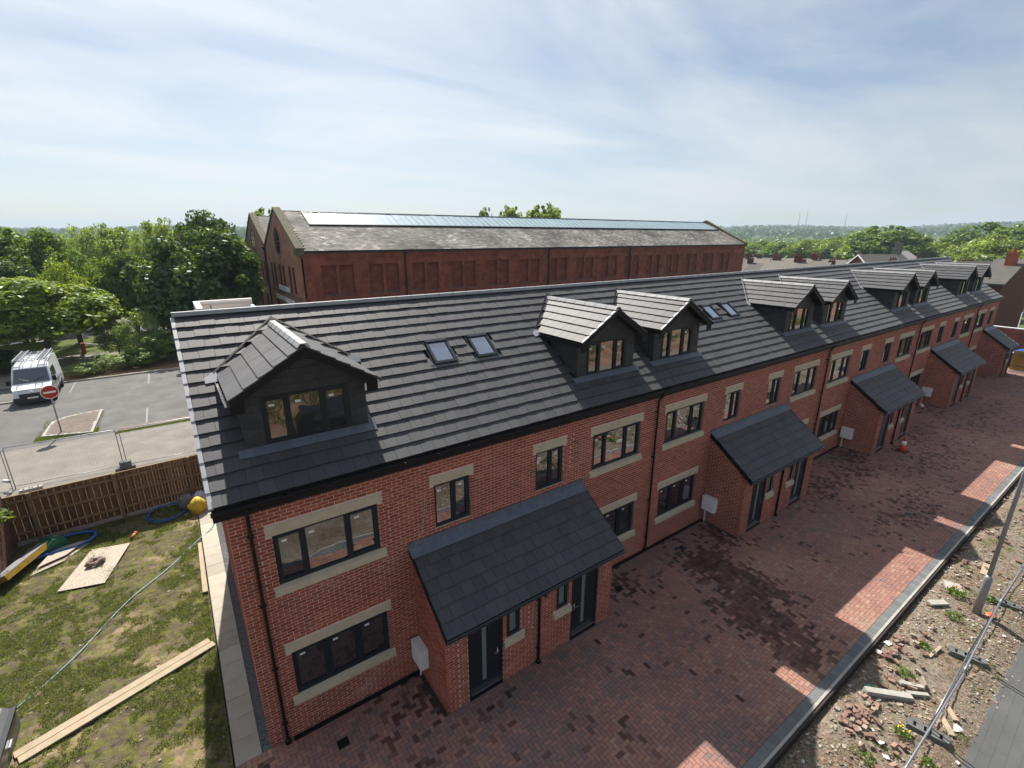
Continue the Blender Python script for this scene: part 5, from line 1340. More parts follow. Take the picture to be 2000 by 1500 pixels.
sheet('access_road', [(-40, 40.2), (-9.4, 39.3), (-8.0, 43.7), (9.0, 43.5), (9.0, 50.0), (-40, 52.5)], -0.014, PALETAR)
sheet('rear_car_park', [(-30, 60), (6, 60), (6, 92), (-30, 92)], -0.05, ASPHALT)
sheet('rough_lawn', [(-60, 50.5), (9, 50.1), (9, 60), (-60, 60)], 0.0, mat('lawn', (0.09, 0.115, 0.035), 0.95, 0.1, 0.3, 1.5))
n = 9000
x = np.concatenate([RNG.uniform(-4, 3, 3500), RNG.uniform(-7.5, -4.8, 5500)]); y = np.concatenate([RNG.normal(24.2, 0.09, 3500), np.where(RNG.random(5500) < 0.5, RNG.normal(25.4, 0.25, 5500), RNG.uniform(24.9, 29, 5500))])
k = np.concatenate([np.ones(3500, bool), np.array([not inside(a, b_, isl) for a, b_ in zip(x[3500:], y[3500:])])]) ; x, y = x[k], y[k]
put('kerb_grass', blades('kerb_grass', np.stack([x, y, np.zeros(len(x))], 1), 0.03, 0.12, 0.012, GRASSM), GRASSM, label='ragged grass along the car park kerb and island', kind='stuff')
# no entry sign
t = thing('road_sign', 'round red no entry sign on a grey pole standing on the brick island', 'road sign', (-6.44, 25.82, 0.1), rz=rad(12))
b = MB(); b.tube([(0, 0, 0), (0, 0, 2.62)], 0.038, 10); put('pole', b.mesh('pole', True), GALV, t, mw=WM[t.name])
b = MB(); b.disc((0, -0.06, 2.38), (0, 1, 0), 0.38, 0.015, 32); put('plate', b.mesh('plate'), WHITEM, t, mw=WM[t.name])
b = MB(); b.disc((0, -0.066, 2.38), (0, 1, 0), 0.345, 0.006, 32); put('red_disc', b.mesh('red_disc'), mat('sign_red', (0.40, 0.018, 0.02), 0.45, 0.4, 0.0), t, mw=WM[t.name])
b = MB(); b.box(-0.255, -0.071, 2.33, 0.255, -0.066, 2.43); put('white_bar', b.mesh('white_bar'), WHITEM, t, mw=WM[t.name])
CG = 'steel mesh panels behind the timber fence'
heras((-7.15, 18.72), (-3.32, 18.55), 'steel mesh fence panel below the no entry sign', CG); heras((-3.22, 18.55), (0.3, 18.45), 'steel mesh fence panel behind the timber fence, next to the house roof', CG); heras((-7.9, 16.2), (-7.2, 18.65), 'steel mesh fence panel turned towards the camera at the left', CG)
foot(-6.55, 18.2, 0.1, 'pale fence foot block at the left, on top of the timber fence line', CONC, 0.0); foot(-3.27, 18.35, 0.05, 'grey fence foot block with a weight, behind the middle of the timber fence', CONCD, 0.0)
b = MB(); b.box(-0.22, -0.12, 0, 0.22, 0.12, 0.32); put('ballast_bag', b.mesh('ballast_bag'), CONCD, None, loc=(-3.22, 18.2, 0.13), label='dark ballast weight on the grey fence foot', cat='weight')
# leaning barrier
t = thing('barrier', 'lowered white barrier arm on a red post behind the van', 'barrier', (-7.7, 50.6, -0.01))
b = MB(); b.box(-0.14, -0.14, 0, 0.14, 0.14, 1.0); put('post', b.mesh('post'), mat('red_post', (0.35, 0.05, 0.035), 0.6, 0.3, 0.1), t, mw=WM[t.name])
b = MB(); b.tube([(0, 0, 0.95), (3.6, -0.6, 0.25)], 0.06, 8); put('arm', b.mesh('arm', True), WHITEM, t, mw=WM[t.name])

# van
v = thing('van', 'white panel van with a loaded roof rack parked in the car park', 'van', (-8.62, 33.25, -0.012), rz=rad(1.5))
VM = WM[v.name]
VW = mat('van_white', (0.72, 0.75, 0.78), 0.25, 0.5, 0.0)
prof = [(0.06, 0.30), (0.0, 0.55), (0.02, 0.80), (0.10, 1.02), (0.42, 1.16), (0.86, 1.28), (1.28, 1.78), (1.66, 2.20), (1.95, 2.36), (2.6, 2.45), (4.8, 2.47), (5.5, 2.42), (5.62, 2.30), (5.68, 0.9), (5.66, 0.32)]
def wz(z): return 0.995 if z < 1.25 else 0.995 - 0.115 * ((z - 1.25) / 1.25) ** 1.5
b = MB(); Vv = []
for s in (-1, 1):
    for y_, z_ in prof: Vv.append((s * (wz(z_) - (0.10 if y_ < 0.2 else 0.0) - (0.05 if z_ > 2.38 else 0)), y_, z_))
n = len(prof)
Ff = [tuple(range(n))[::-1], tuple(range(n, 2 * n))] + [(i, (i + 1) % n, (i + 1) % n + n, i + n) for i in range(n)]
b.add(Vv, Ff); body = put('body', b.mesh('body'), VW, v, mw=VM)
mod = body.modifiers.new('round', 'BEVEL'); mod.width = 0.05; mod.segments = 3; mod.limit_method = 'ANGLE'; mod.angle_limit = rad(18)
VG = glass_mat('van_glass', (0.012, 0.016, 0.022), 0.16, 0.02)
b = MB(); e = 0.035
def ws(y_): return 1.28 + (y_ - 0.86) * (2.20 - 1.28) / 0.80
b.add([(-0.90, 0.90, ws(0.90) + e), (0.90, 0.90, ws(0.90) + e), (0.80, 1.60, ws(1.60) + e), (-0.80, 1.60, ws(1.60) + e), (-0.90, 0.93, ws(0.90) - 0.02), (0.90, 0.93, ws(0.90) - 0.02), (0.80, 1.63, ws(1.60) - 0.02), (-0.80, 1.63, ws(1.60) - 0.02)], [(0, 1, 2, 3), (4, 7, 6, 5), (0, 4, 5, 1), (1, 5, 6, 2), (2, 6, 7, 3), (3, 7, 4, 0)])
put('windscreen', b.mesh('windscreen'), VG, v, mw=VM)
for s in (-1, 1):
    for (pts, nm) in (([(1.0, 1.36), (1.85, 1.36), (1.85, 2.02), (1.62, 2.02)], 'side_window'), ([(2.15, 1.40), (3.15, 1.40), (3.15, 2.02), (2.15, 2.02)], 'side_window')):
        b = MB(); q = [(s * (wz(z_) + 0.006), y_, z_) for y_, z_ in pts]; b.prism(q if s > 0 else q[::-1], (-s * 0.03, 0, 0)); put(nm, b.mesh(nm), VG, v, mw=VM)
    b = MB(); b.box(min(s * 1.02, s * 1.22), 0.98, 1.30, max(s * 1.02, s * 1.22), 1.12, 1.62); b.box(min(s * 0.9, s * 1.02), 1.03, 1.36, max(s * 0.9, s * 1.02), 1.08, 1.42); put('mirror', b.mesh('mirror'), BLACKP, v, mw=VM)
    b = MB(); b.prism([(s * 0.60, -0.005, 0.86), (s * 0.885, 0.05, 0.84), (s * 0.91, 0.14, 1.10), (s * 0.66, 0.05, 1.02)][::s], (0, 0.06, 0.0)); put('headlight', b.mesh('headlight'), CHROME, v, mw=VM)
    for yy in (1.02, 4.65):
        b = MB(); b.disc((s * 0.80, yy, 0.34), (s, 0, 0), 0.34, 0.2, 24); w = put('wheel', b.mesh('wheel', True), mat('tyre', (0.015, 0.015, 0.015), 0.85, 0.2, 0.1), v, mw=VM)
        b = MB(); b.disc((s * 0.995, yy, 0.34), (s, 0, 0), 0.2, 0.012, 18); put('rim', b.mesh('rim'), STEEL, w, mw=VM)
    b = MB(); b.box(min(s * 0.985, s * 1.01), 1.45, 0.42, max(s * 0.985, s * 1.01), 4.2, 0.55); put('side_strip', b.mesh('side_strip'), BLACKP, v, mw=VM)
b = MB(); b.box(-0.93, -0.03, 0.26, 0.93, 0.20, 0.60); b.box(-0.62, -0.025, 0.60, 0.62, 0.1, 0.84); put('bumper', b.mesh('bumper'), mat('bumper_plastic', (0.03, 0.032, 0.035), 0.6, 0.4, 0.1), v, mw=VM)
b = MB(); b.box(-0.26, -0.042, 0.50, 0.26, -0.03, 0.60); put('number_plate', b.mesh('number_plate'), WHITEM, v, mw=VM)
for s_ in (-1, 1):
    for yy in (0.98, 2.0, 3.3): put('door_seam', boxes([(min(s_ * 0.985, s_ * 1.0), yy, 0.5, max(s_ * 0.985, s_ * 1.0), yy + 0.018, 1.30)], name='door_seam'), BLACKP, v, mw=VM)
    b = MB(); b.tube([(s_ * 0.1, 0.93, 1.43), (s_ * 0.62, 1.12, 1.64)], 0.014, 5); put('wiper', b.mesh('wiper'), BLACKP, v, mw=VM)
put('bonnet_seam', boxes([(-0.86, 0.13, 1.05, 0.86, 0.16, 1.075)], name='bonnet_seam'), BLACKP, v, mw=VM)
b = MB(); b.disc((0, -0.03, 0.93), (0, 1, 0.2), 0.075, 0.03, 16); put('badge', b.mesh('badge'), CHROME, v, mw=VM)
b = MB()
for yy in np.linspace(2.0, 5.3, 6): b.tube([(-0.86, yy, 2.46), (-0.86, yy, 2.62), (0.86, yy, 2.62), (0.86, yy, 2.46)], 0.022, 6)
for xx in (-0.86, -0.3, 0.1, 0.86): b.tube([(xx, 1.9, 2.64), (xx, 5.4, 2.64)], 0.022, 6)
put('roof_rack', b.mesh('roof_rack', True), STEEL, v, mw=VM)
for k, (xa, xb, lb) in enumerate([(0.42, 0.80, 'aluminium ladder on the van roof rack, nearer the house'), (-0.80, -0.42, 'aluminium ladder on the van roof rack, further from the house')]):
    t = thing('ladder', lb, 'ladder', tuple(VM @ Vector(((xa + xb) / 2, 3.5, 2.67))), rz=rad(1.5)); b = MB()
    b.box(xa, 1.7, 2.67, xa + 0.05, 5.5, 2.76); b.box(xb - 0.05, 1.7, 2.67, xb, 5.5, 2.76); put('stile', b.mesh('stile'), STEEL, t, mw=VM)
    b = MB()
    for yy in np.linspace(1.9, 5.3, 14): b.box(xa + 0.05, yy, 2.70, xb - 0.05, yy + 0.035, 2.73)
    put('rung', b.mesh('rung'), STEEL, t, mw=VM)

c2 = thing('parked_car', 'black parked car on the far side of the road, mirrored in the dormer window', 'car', (6.6, -16.2, 0.0), rz=0.03); M2 = WM[c2.name]
b = MB(); b.prism([(x_, -0.88, z_) for x_, z_ in [(-2.2, 0.35), (-2.2, 0.85), (-1.9, 1.45), (-1.2, 1.62), (0.5, 1.62), (1.1, 1.08), (2.1, 0.92), (2.2, 0.35)]], (0, 1.76, 0)); o = put('body', b.mesh('body'), mat('black_car_paint', (0.01, 0.01, 0.012), 0.2, 0.6, 0.0), c2, mw=M2); md = o.modifiers.new('round', 'BEVEL'); md.width = 0.09; md.segments = 3
for s_ in (-1, 1):
    b = MB(); b.prism([(-1.75, s_ * 0.886, 1.0), (-1.2, s_ * 0.886, 1.5), (0.45, s_ * 0.886, 1.5), (0.9, s_ * 0.886, 1.08)][::-s_], (0, -s_ * 0.02, 0)); put('window', b.mesh('window'), VG, c2, mw=M2)
    for xx in (-1.35, 1.4):
        b = MB(); b.disc((xx, s_ * 0.74, 0.34), (0, s_, 0), 0.34, 0.18, 18); put('wheel', b.mesh('wheel'), mat('tyre', (0.015, 0.015, 0.015)), c2, mw=M2)
n = 60000
x = RNG.uniform(-15, 70, n); y = RNG.uniform(-40, -17.5, n)
k = fbm(x * 0.25 + 9, y * 0.25 + 4) > 0.5; x, y = x[k], y[k]
put('scrub', blades('scrub', np.stack([x, y, np.full(len(x), -0.05)], 1), 0.1, 0.6, 0.05, GRASSM, 0.6), GRASSM, label='rough scrub on the open plot across the road', kind='stuff')
# ------------------------------------------------------------------ old mill building behind
I4 = Matrix.Identity(4)
mu = thing('mill_building', 'long red brick mill building with two gables and a glazed ridge behind the terrace', 'building', (9.75, 38.5, 0))
MX0, MX1, MY, SP, ME, MR = 9.75, 82.5, 38.5, 15.8, 9.25, 12.95
bay = [11.75 + 4.56 * k for k in range(15)]
holes = []
for x in bay:
    holes += [(x, 5.3, x + 1.38, 8.05), (x + 1.66, 5.3, x + 3.04, 8.05)]
m = MB()
for b_ in wall_boxes(MX0 + 0.35, MX1, -0.4, ME, holes, MY, MY + 0.3): m.box(*b_)
put('wall', m.mesh('wall'), MUSBRICK, mu, mw=I4)
put('blind_windows', boxes([(h[0] - 0.05, MY + 0.29, h[1] - 0.05, h[2] + 0.05, MY + 0.4, h[3] + 0.05) for h in holes], name='blind_windows'), mat('recess_shade_brick', (0.22, 0.072, 0.047), 0.9, 0.2, 0.35, 1.5), mu, mw=I4)  # recess shade put into the colour: backs darker than the wall brick
put('blind_window_wall', boxes([(MX0 + 0.35, MY + 0.41, -0.4, MX1, MY + 0.5, ME)], name='blind_window_wall'), MUSBRICK, mu, mw=I4)
m = MB(); m.box(MX0 + 0.35, MY - 0.06, 4.95, MX1, MY, 5.12); m.box(MX0 + 0.35, MY - 0.10, 8.75, MX1, MY, 9.0); m.box(MX0 + 0.35, MY - 0.16, 9.0, MX1, MY - 0.002, ME - 0.05)
put('string_course', m.mesh('string_course'), MUSBRICK, mu, mw=I4)
SILLM = mat('blue_brick_sill', (0.13, 0.10, 0.10), 0.8, 0.2, 0.2, 3)
for x in bay:
    for q in (0, 1.66):
        put('blind_window_sill', cached('bsill', lambda: boxes([(0, -0.03, 5.22, 1.38, 0.2, 5.34)], name='blind_window_sill')), SILLM, mu, loc=(x + q, MY, 0))
put('gutter', boxes([(MX0 + 0.7, MY - 0.32, ME - 0.02, MX1 - 0.4, MY - 0.16, ME + 0.14)], name='gutter'), FRAME, mu, mw=I4)
for x in (20.1, 39.0, 53.7):
    m = MB(); m.tube([(x, MY - 0.10, ME), (x, MY - 0.10, -0.3)], 0.09, 8); m.box(x - 0.16, MY - 0.22, ME - 0.35, x + 0.16, MY, ME - 0.05); put('downpipe', m.mesh('downpipe'), FRAME, mu, mw=I4)
# slate slopes
mp_ = math.atan2(MR - ME, SP / 2); ML = math.hypot(MR - ME, SP / 2)
c, s = math.cos(mp_), math.sin(mp_)
def mslope(y0): return Matrix(((1, 0, 0, 0), (0, c, -s, y0), (0, s, c, ME + 0.12), (0, 0, 0, 1)))
m = MB()
for k in (0, 1):
    y0 = MY - 0.25 + k * SP
    m.prism([(MX0 + 0.6, y0, ME + 0.10), (MX0 + 0.6, y0 + 0.25 + SP / 2, MR + 0.10), (MX0 + 0.6, y0 + 0.5 + SP, ME + 0.1), (MX0 + 0.6, y0 + 0.5 + SP, ME - 0.1), (MX0 + 0.6, y0, ME - 0.1)], (MX1 - MX0 - 1.0, 0, 0))
roof = put('roof', m.mesh('roof'), DARKROOF, mu, mw=I4)
OLDSLATE = ramp_mat('old_slate', [(0, (0.09, 0.086, 0.08)), (0.35, (0.15, 0.14, 0.128)), (0.7, (0.195, 0.182, 0.165)), (0.92, (0.235, 0.22, 0.20)), (1, (0.33, 0.31, 0.29))], rough=0.8, spec=0.25, noise=0.3, nscale=1.6, big=(0.35, 0.5))
for k in (0, 1):
    A = mslope(MY - 0.28 + k * SP); AA = np.array(A); V = []; T = []
    for r in range(33):
        s0 = r * 0.262; off = 0.22 if r % 2 else 0
        xs = np.arange(MX0 + 0.65 + off, MX1 - 0.45, 0.44)
        for x in xs:
            j = RNG.normal(0, 0.004)
            V.append([(x, s0 + j, 0.0), (x + 0.43, s0 + j, 0.0), (x + 0.43, s0 + 0.28, 0.0), (x, s0 + 0.28, 0.0), (x, s0 + j, 0.03), (x + 0.43, s0 + j, 0.03), (x + 0.43, s0 + 0.28, 0.012), (x, s0 + 0.28, 0.012)]); T.append(np.clip(RNG.normal(0.5, 0.27), 0, 1))
    V = np.array(V).reshape(-1, 3) @ AA[:3, :3].T + AA[:3, 3]
    F = (np.arange(len(T))[:, None, None] * 8 + BOXF[None]).reshape(-1, 4)
    put('slates', new_mesh('slates', V, F, np.repeat(T, 6)), OLDSLATE, roof, mw=I4, kind='stuff')
    put('ridge', boxes([(MX0 + 0.6, MY + (k + 0.5) * SP - 0.17, MR + 0.05, MX1 - 0.4, MY + (k + 0.5) * SP + 0.17, MR + 0.2)], name='ridge'), OLDSTONE, roof, mw=I4)
# glazed strip below the ridge
PATG = mat('patent_glazing', (0.30, 0.41, 0.46), 0.4, 0.5, 0.12, 1.2)
A = mslope(MY - 0.28)
gl = put('ridge_glazing', boxes([(MX0 + 2.55, ML - 3.35, 0.03, MX1 - 0.7, ML - 3.2, 0.16), (MX0 + 2.55, ML - 0.32, 0.03, MX1 - 0.7, ML - 0.2, 0.15), (MX0 + 2.5, ML - 3.35, 0.03, MX0 + 2.6, ML - 0.2, 0.15)], name='ridge_glazing', M=A), FRAME, mu, mw=I4)
gx = MX0 + 2.62; pw = 0.79
while gx + pw < MX1 - 0.7:
    put('pane', cached('mpane', lambda: boxes([(0, 0, 0.07, 0.75, 2.9, 0.085)], name='pane')), PATG, gl, mw=A @ Matrix.Translation((gx, ML - 3.2, float(RNG.normal(0, 0.006)))) @ Matrix.Rotation(float(RNG.normal(0, 0.004)), 4, 'Y'))
    put('glazing_bar', cached('gbar', lambda: boxes([(-0.02, 0, 0.06, 0.02, 2.9, 0.12)], name='glazing_bar')), STEEL, gl, mw=A @ Matrix.Translation((gx - 0.02, ML - 3.2, 0)))
    gx += pw
# gable ends
def gable(y0, xo, near):
    g = MB(); yc = y0 + SP / 2
    if near:
        slits = [(y0 + q, 5.3, y0 + q + 1.05, 7.85) for q in (1.6, 3.4, 6.3, 8.1, 10.9, 12.7)]
        low = [(y0 + 2.2 + q * 4.6, 0.8, y0 + 3.9 + q * 4.6, 3.9) for q in range(3)]
        for b_ in wall_boxes(y0, y0 + SP, -0.4, ME, slits + low, xo, xo + 0.3): g.box(b_[1], b_[0], b_[2], b_[4], b_[3], b_[5])
        g.box(xo + 0.3, y0, -0.4, xo + 0.5, y0 + SP, ME)
        put('blind_windows', boxes([(xo + 0.04, h[0] - 0.02, h[1] - 0.02, xo + 0.28, h[2] + 0.02, h[3] + 0.02) for h in slits + low], name='blind_windows'), mat('dark_red_infill', (0.085, 0.022, 0.016), 0.9, 0.1, 0.25, 2), mu, mw=I4)  # shade of the deep jambs put into the dark red colour
    else:
        g.box(xo, y0, -0.4, xo + 0.5, y0 + SP, ME)
    g.prism([(xo, y0, ME), (xo, y0 + SP, ME), (xo, yc, MR + 0.2)], (0.5, 0, 0))
    gw = put('gable_wall', g.mesh('gable_wall'), MUSGABLE if near else MUSBRICK, mu, mw=I4)
    m = MB()
    for sx in (-1, 1):
        ye = yc + sx * (SP / 2 + 0.35)
        m.prism([(xo - 0.08, ye, ME + 0.12), (xo - 0.08, yc, MR + 0.28), (xo - 0.08, yc, MR + 0.52), (xo - 0.08, ye, ME + 0.38)][::sx], (0.72, 0, 0))
        m.box(xo - 0.10, min(ye, ye - sx * 0.9), ME - 0.25, xo + 0.64, max(ye, ye - sx * 0.9), ME + 0.14)
    put('coping', m.mesh('coping'), OLDSTONE, mu, mw=I4)
    if near:
        m = MB()
        for k in range(28):
            a = 2 * math.pi * k / 28; b2 = 2 * math.pi * (k + 1) / 28 - 0.02
            m.prism([(xo - 0.06, yc + math.cos(t) * r, 10.15 + math.sin(t) * r) for t, r in ((a, 1.35), (b2, 1.35), (b2, 1.62), (a, 1.62))], (0.08, 0, 0))
        o = put('round_window', m.mesh('round_window'), MUSGABLE, mu, mw=I4)
        m = MB(); m.disc((xo - 0.02, yc, 10.15), (1, 0, 0), 1.34, 0.03, 36); put('pane', m.mesh('pane'), GLASSD, o, mw=I4)
        m = MB(); m.box(xo - 0.05, yc - 0.04, 8.85, xo - 0.02, yc + 0.04, 11.45); m.box(xo - 0.051, yc - 1.3, 10.11, xo - 0.021, yc + 1.3, 10.19); put('glazing_bar', m.mesh('glazing_bar'), FRAME, o, mw=I4)
        put('string_course', boxes([(xo - 0.08, y0, 4.92, xo - 0.001, y0 + SP, 5.14)], name='string_course'), OLDSTONE, mu, mw=I4)
    return gw
gable(MY, MX0, True); gable(MY + SP, MX0, True); gable(MY, MX1, False); gable(MY + SP, MX1, False)
m = MB(); m.tube([(MX0 - 0.12, MY + SP, ME + 0.1), (MX0 - 0.12, MY + SP, -0.3)], 0.10, 8); m.box(MX0 - 0.3, MY + SP - 0.25, ME - 0.1, MX0, MY + SP + 0.25, ME + 0.3); put('downpipe', m.mesh('downpipe'), FRAME, mu, mw=I4)
WLET = mat('white_letters', (0.82, 0.84, 0.88), 0.5, 0.4, 0.0)
def letters(txt, y0, z0, size, width):
    cu = bpy.data.curves.new('txt', 'FONT'); cu.body = txt; cu.size = size; cu.extrude = 0.03; cu.offset = 0.012
    o = bpy.data.objects.new('txt', cu); COL.objects.link(o)
    dg = bpy.context.evaluated_depsgraph_get(); me = bpy.data.meshes.new_from_object(o.evaluated_get(dg)); bpy.data.objects.remove(o)
    w_ = max(v.co.x for v in me.vertices)
    M = Matrix(((0, 0, -1, MX0 - 0.06), (-1, 0, 0, y0), (0, 1, 0, z0), (0, 0, 0, 1))) @ Matrix.Diagonal((width / w_, 1, 1, 1))
    me.name = 'lettering'; put('lettering', me, WLET, mu, mw=M)
letters('BOLTON', 48.5, 5.22, 0.72, 5.2); letters('STEAM MUSEUM', 50.8, 4.08, 0.72, 9.2)
# pale flat-roofed building at its foot
wb = thing('flat_roofed_building', 'low white walled flat roofed building between the terrace ridge and the mill gable', 'building', (3.2, 31, 0))
m = MB(); m.box(1.15, 29, -0.3, 1.5, 33.5, 6.05); m.box(1.5, 33.2, -0.3, 5.0, 33.5, 6.05); m.box(4.8, 29, -0.3, 5.0, 33.2, 5.6); m.box(1.5, 29.0, -0.3, 4.8, 29.3, 5.35); put('wall', m.mesh('wall'), WHITEM, wb, mw=I4)
put('roof', boxes([(1.5, 29.3, 5.1, 4.8, 33.2, 5.3)], name='roof'), mat('pale_tile', (0.62, 0.52, 0.45), 0.8, 0.2, 0.1), wb, mw=I4)
for k in range(8): put('coping_tile', cached('ctile', lambda: boxes([(0, -0.1, 0, 0.42, 0.14, 0.06)], name='coping_tile')), mat('pale_tile', (0.62, 0.52, 0.45)), wb, loc=(1.5 + k * 0.43, 33.1, 5.72))
lb = thing('flat_roofed_building', 'low grey flat roofed annexe against the foot of the mill gable', 'building', (7.3, 34, 0), group='flat roofed outbuildings')
put('wall', boxes([(5.2, 32.5, -0.3, 9.4, 37.5, 4.3)], name='wall'), CONC, lb, mw=I4); put('roof', boxes([(5.1, 32.4, 4.3, 9.5, 37.6, 4.42)], name='roof'), GREYGUT, lb, mw=I4)
t = thing('vent_pipe', 'thin dark vent pipe in front of the pale flat roofed building', 'pipe', (1.95, 28.5, 0)); m = MB(); m.tube([(0, 0, 0), (0, 0, 6.3)], 0.03, 6); put('pipe', m.mesh('pipe'), FRAME, t, mw=WM[t.name]); m = MB(); m.tube([(0, 0, 6.3), (0, 0, 6.4)], [0.05, 0.02], 6); put('cowl', m.mesh('cowl'), WHITEP, t, mw=WM[t.name])

# ------------------------------------------------------------------ beyond the far end of the terrace
dh = thing('old_brick_house', 'old dark brick house with a brown roof beyond the far end of the terrace', 'house', (66, 4, 0))
m = MB(); m.prism([(63.0, 1.6, -1), (76.0, 1.6, -1), (76.0, 1.6, 6.4), (69.5, 1.6, 8.3), (63.0, 1.6, 6.3)], (0, 1.9, 0)); put('wall', m.mesh('wall'), DARKBRICK, dh, mw=I4); put('outrigger', boxes([(71, 3.51, -1, 80, 9, 5.5)], name='outrigger'), DARKBRICK, dh, mw=I4)
m = MB(); m.prism([(62.7, 1.4, 6.3), (69.5, 1.4, 8.35), (69.5, 1.4, 8.5), (62.7, 1.4, 6.45)], (0, 2.3, 0)); m.prism([(69.5, 1.4, 8.35), (76.3, 1.4, 6.3), (76.3, 1.4, 6.45), (69.5, 1.4, 8.5)], (0, 2.3, 0)); rf = put('roof', m.mesh('roof'), DARKROOF, dh, mw=I4)
m = MB(); m.box(67.6, 1.9, 7.3, 68.3, 2.7, 9.2); m.tube([(67.8, 2.3, 9.2), (67.8, 2.3, 9.6)], 0.13, 8); m.tube([(68.1, 2.3, 9.2), (68.1, 2.3, 9.6)], 0.13, 8); put('chimney', m.mesh('chimney'), mat('orange_brick', (0.34, 0.11, 0.06), 0.85, 0.2, 0.15, 3), rf, mw=I4)
put('gutter', boxes([(62.5, 1.4, 6.2, 62.69, 3.7, 6.32)], name='gutter'), FRAME, dh, mw=I4)
rw = thing('yard_wall', 'red brick yard wall with a thin white coping beyond the far porch', 'wall', (60, -2, 0))
m = MB(); m.box(60.0, -12, -0.3, 60.25, 1.5, 2.9); put('wall', m.mesh('wall'), MUSBRICK, rw, mw=I4); put('coping', boxes([(59.96, -12, 2.9, 60.28, 1.5, 2.97)], name='coping'), WHITEM, rw, mw=I4)
t = thing('pole', 'thin pale pole standing behind the white wall coping', 'pole', (60.6, -0.6, 0)); m = MB(); m.tube([(0, 0, 0), (0, 0, 4.3)], 0.04, 8); put('shaft', m.mesh('shaft'), WHITEP, t, mw=WM[t.name])
yf = thing('board_fence', 'yellowish new board fence at the far end of the paved yard', 'fence', (55.6, -3, 0))
for k in range(34):
    t_ = int(RNG.integers(10)); put('board', cached(('yb', t_), lambda: boxes([(-0.01, -0.08, 0.1, 0.012, 0.08, 1.75)], tint=[(t_ + 0.5) / 10], name='board')), ramp_mat('new_timber', [(0, (0.34, 0.23, 0.05)), (1, (0.44, 0.31, 0.09))], noise=0.15) if 'new_timber' not in MATS else MATS['new_timber'], yf, loc=(55.6 + (0.014 if k % 2 else 0), -1.6 - k * 0.165, 0))
put('rail', boxes([(55.55, -7.2, 0.45, 55.59, -1.5, 0.53), (55.55, -7.2, 1.35, 55.59, -1.5, 1.43)], name='rail'), TIMBERP, yf, mw=I4); put('gravel_board', boxes([(55.52, -7.2, -0.05, 55.62, -1.5, 0.14)], name='gravel_board'), WHITEM, yf, mw=I4)
heras((53.0, -1.75), (50.9, -1.05), 'low steel mesh barrier leaning by the far single-door porch', 'steel mesh panels at the far end')
cr_ = thing('parked_car', 'blue parked car behind the yellowish board fence', 'car', (58.2, -2.4, 0), rz=1.57); CM = WM[cr_.name]
b = MB(); pr_ = [(-2.1, 0.35), (-2.1, 0.75), (-1.2, 0.95), (-0.6, 1.42), (0.9, 1.45), (1.7, 1.0), (2.1, 0.92), (2.1, 0.35)]
b.prism([(x_, -0.85, z_) for x_, z_ in pr_], (0, 1.7, 0)); o = put('body', b.mesh('body'), mat('blue_car_paint', (0.03, 0.13, 0.42), 0.25, 0.6, 0.0), cr_, mw=CM); md = o.modifiers.new('round', 'BEVEL'); md.width = 0.08; md.segments = 3
for s_ in (-1, 1):
    b = MB(); b.prism([(-1.05, s_ * 0.856, 1.0), (-0.55, s_ * 0.856, 1.36), (0.85, s_ * 0.856, 1.38), (1.4, s_ * 0.856, 1.02)][::-s_], (0, -s_ * 0.02, 0)); put('window', b.mesh('window'), VG, cr_, mw=CM)
    for xx in (-1.3, 1.35): b = MB(); b.disc((xx, s_ * 0.72, 0.32), (0, s_, 0), 0.32, 0.18, 18); put('wheel', b.mesh('wheel'), mat('tyre', (0.015, 0.015, 0.015)), cr_, mw=CM)
b = MB(); b.prism([(-1.27, -0.72, 0.98), (-1.27, 0.72, 0.98), (-0.66, 0.66, 1.43), (-0.66, -0.66, 1.43)], (-0.02, 0, 0.02)); put('windscreen', b.mesh('windscreen'), VG, cr_, mw=CM)

# rows of old terraced houses: ridge along Y, chimneys on the ridge
def fh_parts(w, dpt):
    a = MB(); a.prism([(-dpt / 2, 0, -4), (dpt / 2, 0, -4), (dpt / 2, 0, -2.0), (0, 0, -0.15), (-dpt / 2, 0, -2.0)], (0, w, 0))
    r = MB(); e = 0.25
    r.prism([(-dpt / 2 - e, 0, -2.1), (0, 0, 0.0), (0, 0, -0.15), (-dpt / 2 - e, 0, -2.25)], (0, w, 0), 0.4); r.prism([(0, 0, 0.0), (dpt / 2 + e, 0, -2.1), (dpt / 2 + e, 0, -2.25), (0, 0, -0.15)], (0, w, 0), 0.6)
    ch = MB(); ch.box(-0.35, -0.55, -0.6, 0.35, 0.55, 1.0)
    for q in (-0.35, 0, 0.35): ch.tube([(0, q, 1.0), (0, q, 1.35)], 0.11, 6)
    return a.mesh('wall'), r.mesh('roof'), ch.mesh('chimney')
FA, FR, FC = fh_parts(5.2, 8.2)
FRV = []
for k in range(3):
    me = FR.copy(); me.attributes['tint'].data.foreach_set('value', np.full(len(me.polygons), [0.25, 0.6, 0.9][k], dtype=np.float32)); FRV.append(me)
rows = [(94, 8, 36, 5.9), (109, 14, 56, 5.7), (125, 8, 66, 5.2), (143, 4, 70, 4.7), (163, 10, 84, 4.1), (185, 6, 90, 3.7)]
